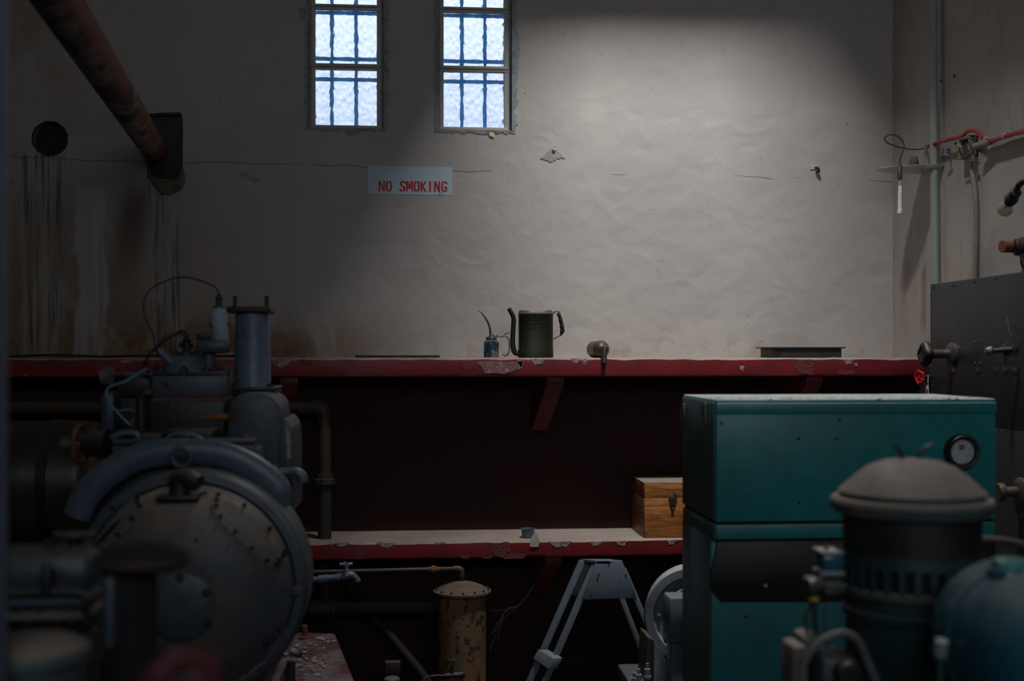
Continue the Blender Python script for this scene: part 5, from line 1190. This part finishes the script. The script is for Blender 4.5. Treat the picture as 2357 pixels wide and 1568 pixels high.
tube('cable_run', [W(x, y, .045) for x, y in [(2136, 337), (2160, 328), (2185, 321), (2212, 314), (2226, 303), (2238, 300), (2250, 305), (2264, 318), (2280, 324), (2300, 319), (2330, 309), (2357, 303), (2400, 293)]], .0095, 'red_cable', rcb, 5, 12)
for (x, y) in ((2270, 322), (2313, 314)):
    p = W(x, y, .045); bm = BM(); a_torus(bm, p, .0115, .003, (0, 1, .3), 16, 6); a_tube(bm, [p, p + Vector((.045, 0, 0))], .003, 6); link('cable_clip', bm, 'white_plastic', rcb)
p = W(2137, 338, .045); tube('cable_clip', [p, Vector((WX, p.y, p.z))], .004, 'white_plastic', rcb, 1, 8)
for (x, y) in ((2166, 186), (2197, 175), (2170, 345), (2200, 330)):
    lathe('drill_hole', [(.009, 0), (.009, .0015), (0, .0015)], PX(x, y, WX), (-1, 0, 0), 'black_void', None, 12)
holes = [o for o in bpy.data.objects if o.name.startswith('drill_hole')]
wr = bpy.data.objects['wall_right']
for o in holes:
    l = o.location.copy(); o.parent = wr; o.location = l
g = thing('wall_hook', 'small bent grey hook on the right wall beside the pole', 'hook', W(2180, 350, 0))
tube('hook_wire', [W(x, y, o_) for x, y, o_ in [(2186, 342, 0), (2176, 344, .05), (2168, 350, .06), (2174, 356, .05), (2182, 358, .04), (2184, 366, .03)]], .005, 'grey_conduit', g, 4, 8)
lathe('hook_plate', [(.018, 0), (.016, .005), (0, .006)], W(2184, 346, 0), (-1, 0, 0), 'grey_conduit', g, 14)
# corner shelf of clear plastic with the nest
zc_ = P(2120, 391, 5.98).z
cs = thing('corner_shelf', 'small clear plastic rounded shelf on the right wall near the corner', 'shelf', (WX, 6.0, zc_))
tip = P(2020, 391, 5.98); arc = []
for k in range(13):
    a_ = math.pi * (k / 12) ; arc.append(Vector((WX - (WX - tip.x) * math.sin(a_) ** .8, 5.98 - .14 * math.cos(a_), zc_)))
prism('shelf_plate', arc, (0, 0, .007), 'acrylic', cs)
box('shelf_rail', (WX - .10, 5.85, zc_ - .008), (WX, 5.87, zc_), 'cream', cs, .001)
n0 = P(2103, 384, 5.98); n0.z = zc_ + .007
bm = BM(); bmesh.ops.create_icosphere(bm, subdivisions=3, radius=.03); rn = random.Random(2)
for v in bm.verts: v.co = Vector((v.co.x * .8, v.co.y * .9, v.co.z * 1.15 + .03)) * rn.uniform(.93, 1.07); v.co.z = max(v.co.z, 0); v.co += n0
o = link('wasp_nest', bm, 'nest', None, 80); tag(o, 'brown mud wasp nest on the small corner shelf', 'nest')
# antenna / hanging light stick
Yz = 5.82
g = thing('hanging_light_stick', 'white plastic stick with metal collar hanging from a looped black cable', 'lamp', P(2072, 490, Yz))
ap = W(2130, 340, .03)
tube('looped_cable', [W(2128, 342, .04)] + [P(x, y, Yy) for x, y, Yy in [(2110, 344, Yz), (2085, 342, Yz), (2060, 336, Yz), (2042, 328, Yz), (2036, 318, Yz), (2046, 311, Yz), (2060, 311, Yz), (2074, 320, Yz), (2081, 336, Yz), (2078, 350, Yz - .005), (2072, 366, Yz), (2071, 384, Yz)]], .0032, 'rubber', g, 6, 8)
lathe('metal_collar', [(.0075, .014), (.011, .010), (.0115, .0), (.0125, -.002), (.0125, -.058), (.010, -.06), (0, -.06)], P(2071, 386, Yz), (0, 0, 1), 'dull_steel', g, 20)
lathe('clear_section', [(.009, 0), (.009, -.040)], P(2072, 411, Yz), (.01, 0, 1), 'acrylic', g, 16)
lathe('white_rod', [(.0095, 0), (.0108, -.118), (.0125, -.120), (.0125, -.138), (.006, -.142), (0, -.142)], P(2072, 428, Yz), (.012, 0, 1), 'white_plastic', g, 18)
bm = BM(); p = W(2131, 340, .02); a_tube(bm, [W(2129, 332, .01), W(2130, 362, .01)], .003, 6); a_lathe(bm, [(.012, -.01), (.012, .01)], W(2131, 339, .04), (.3, 1, 0), 8); a_tube(bm, [W(2131, 339, 0), W(2131, 339, .04)], .005, 8); link('cable_bracket', bm, 'grey_conduit', g)
# bulb on an arm
XU = 2.28
g = thing('bare_light_bulb', 'bare old light bulb in a black socket on a bent arm, right edge', 'lamp', PX(2313, 480, XU))
pc = PX(2314, 480, XU); axb = (PX(2340, 440, XU) - pc).normalized(); sb = S(pc)
lathe('bulb', [(0, -19 * sb), (9 * sb, -17 * sb), (16 * sb, -10 * sb), (19 * sb, 0), (17 * sb, 8 * sb), (11 * sb, 16 * sb), (9 * sb, 24 * sb), (0, 24 * sb)], pc, axb, 'bulb', g, 32, 60)
tube('filament', [pc + axb * 12 * sb, pc + Vector((.0, .006, .002)), pc + Vector((0, -.008, .004)), pc + axb * 11 * sb], .0012, 'dull_steel', g, 3, 6)
lathe('socket', [(10 * sb, 18 * sb), (12 * sb, 20 * sb), (12 * sb, 26 * sb), (15 * sb, 30 * sb), (15 * sb, 40 * sb), (12 * sb, 44 * sb), (13 * sb, 60 * sb), (8 * sb, 62 * sb)], pc, axb, 'black_iron', g, 20)
q = pc + axb * 58 * sb
tube('arm', [q, q + axb * .06, PX(2420, 400, XU + .1), PX(2440, 400, XU + .25), Vector((WX, PX(2440, 400, XU + .25).y, q.z))], .012, 'black_iron', g, 3, 12)
# pipe stub at the right edge
g = thing('pipe_stub', 'orange-brown pipe stub with black collar poking from the right wall', 'pipe', W(2350, 570, 0))
p = W(2362, 569, 0)
lathe('collar', [(.045, 0), (.045, .02), (.035, .03), (.03, .03), (0, .03)], p, (-1, 0, 0), 'black_iron', g, 24)
tube('stub', [p, p + Vector((-.12, -.02, 0))], .026, 'rust', g, 1, 18)
lathe('stub_collar', [(.036, -.01), (.038, 0), (.036, .012), (0, .014)], W(2342, 569, .06), (-1, .3, 0), 'black_iron', g, 22)
bm = BM(); a_torus(bm, W(2357, 601, .04), .028, .0045, (.8, -1, 0), 24, 8); link('wire_loop', bm, 'black_iron', g)
# wall hook in the back wall at the crack
g = thing('wall_bracket', 'tiny corroded bracket on the back wall at the end of the crack', 'bracket', P(1874, 390, WY))
p = P(1872, 386, WY); box('bracket_plate', p + Vector((-.018, -.006, -.012)), p + Vector((.024, 0, .016)), 'cream', g, .002)
tube('bracket_hook', [p + Vector((.01, -.004, 0)), p + Vector((.018, -.03, -.006)), p + Vector((.022, -.03, -.026)), p + Vector((.012, -.01, -.03))], .006, 'dirty_iron', g, 3, 8)
# cobweb by the tank
bm = BM(); K = [(1230, 1346), (1196, 1392), (1166, 1404), (1150, 1440), (1138, 1470), (1128, 1500)]
a_tube(bm, pp(K, 5.9), .0008, 5, 4)
for (a_, b_) in (((1196, 1392), (1140, 1440)), ((1166, 1404), (1128, 1406)), ((1166, 1404), (1136, 1450)), ((1160, 1412), (1144, 1480)), ((1150, 1440), (1122, 1468)), ((1180, 1398), (1150, 1418))): a_tube(bm, [P(*a_, 5.9), P(*b_, 5.88)], 0.0004, 4)
o = link('cobweb', bm, 'thread'); tag(o, 'thin cobweb threads between the shelf bracket and the rusty tank', 'cobweb', kind='stuff')
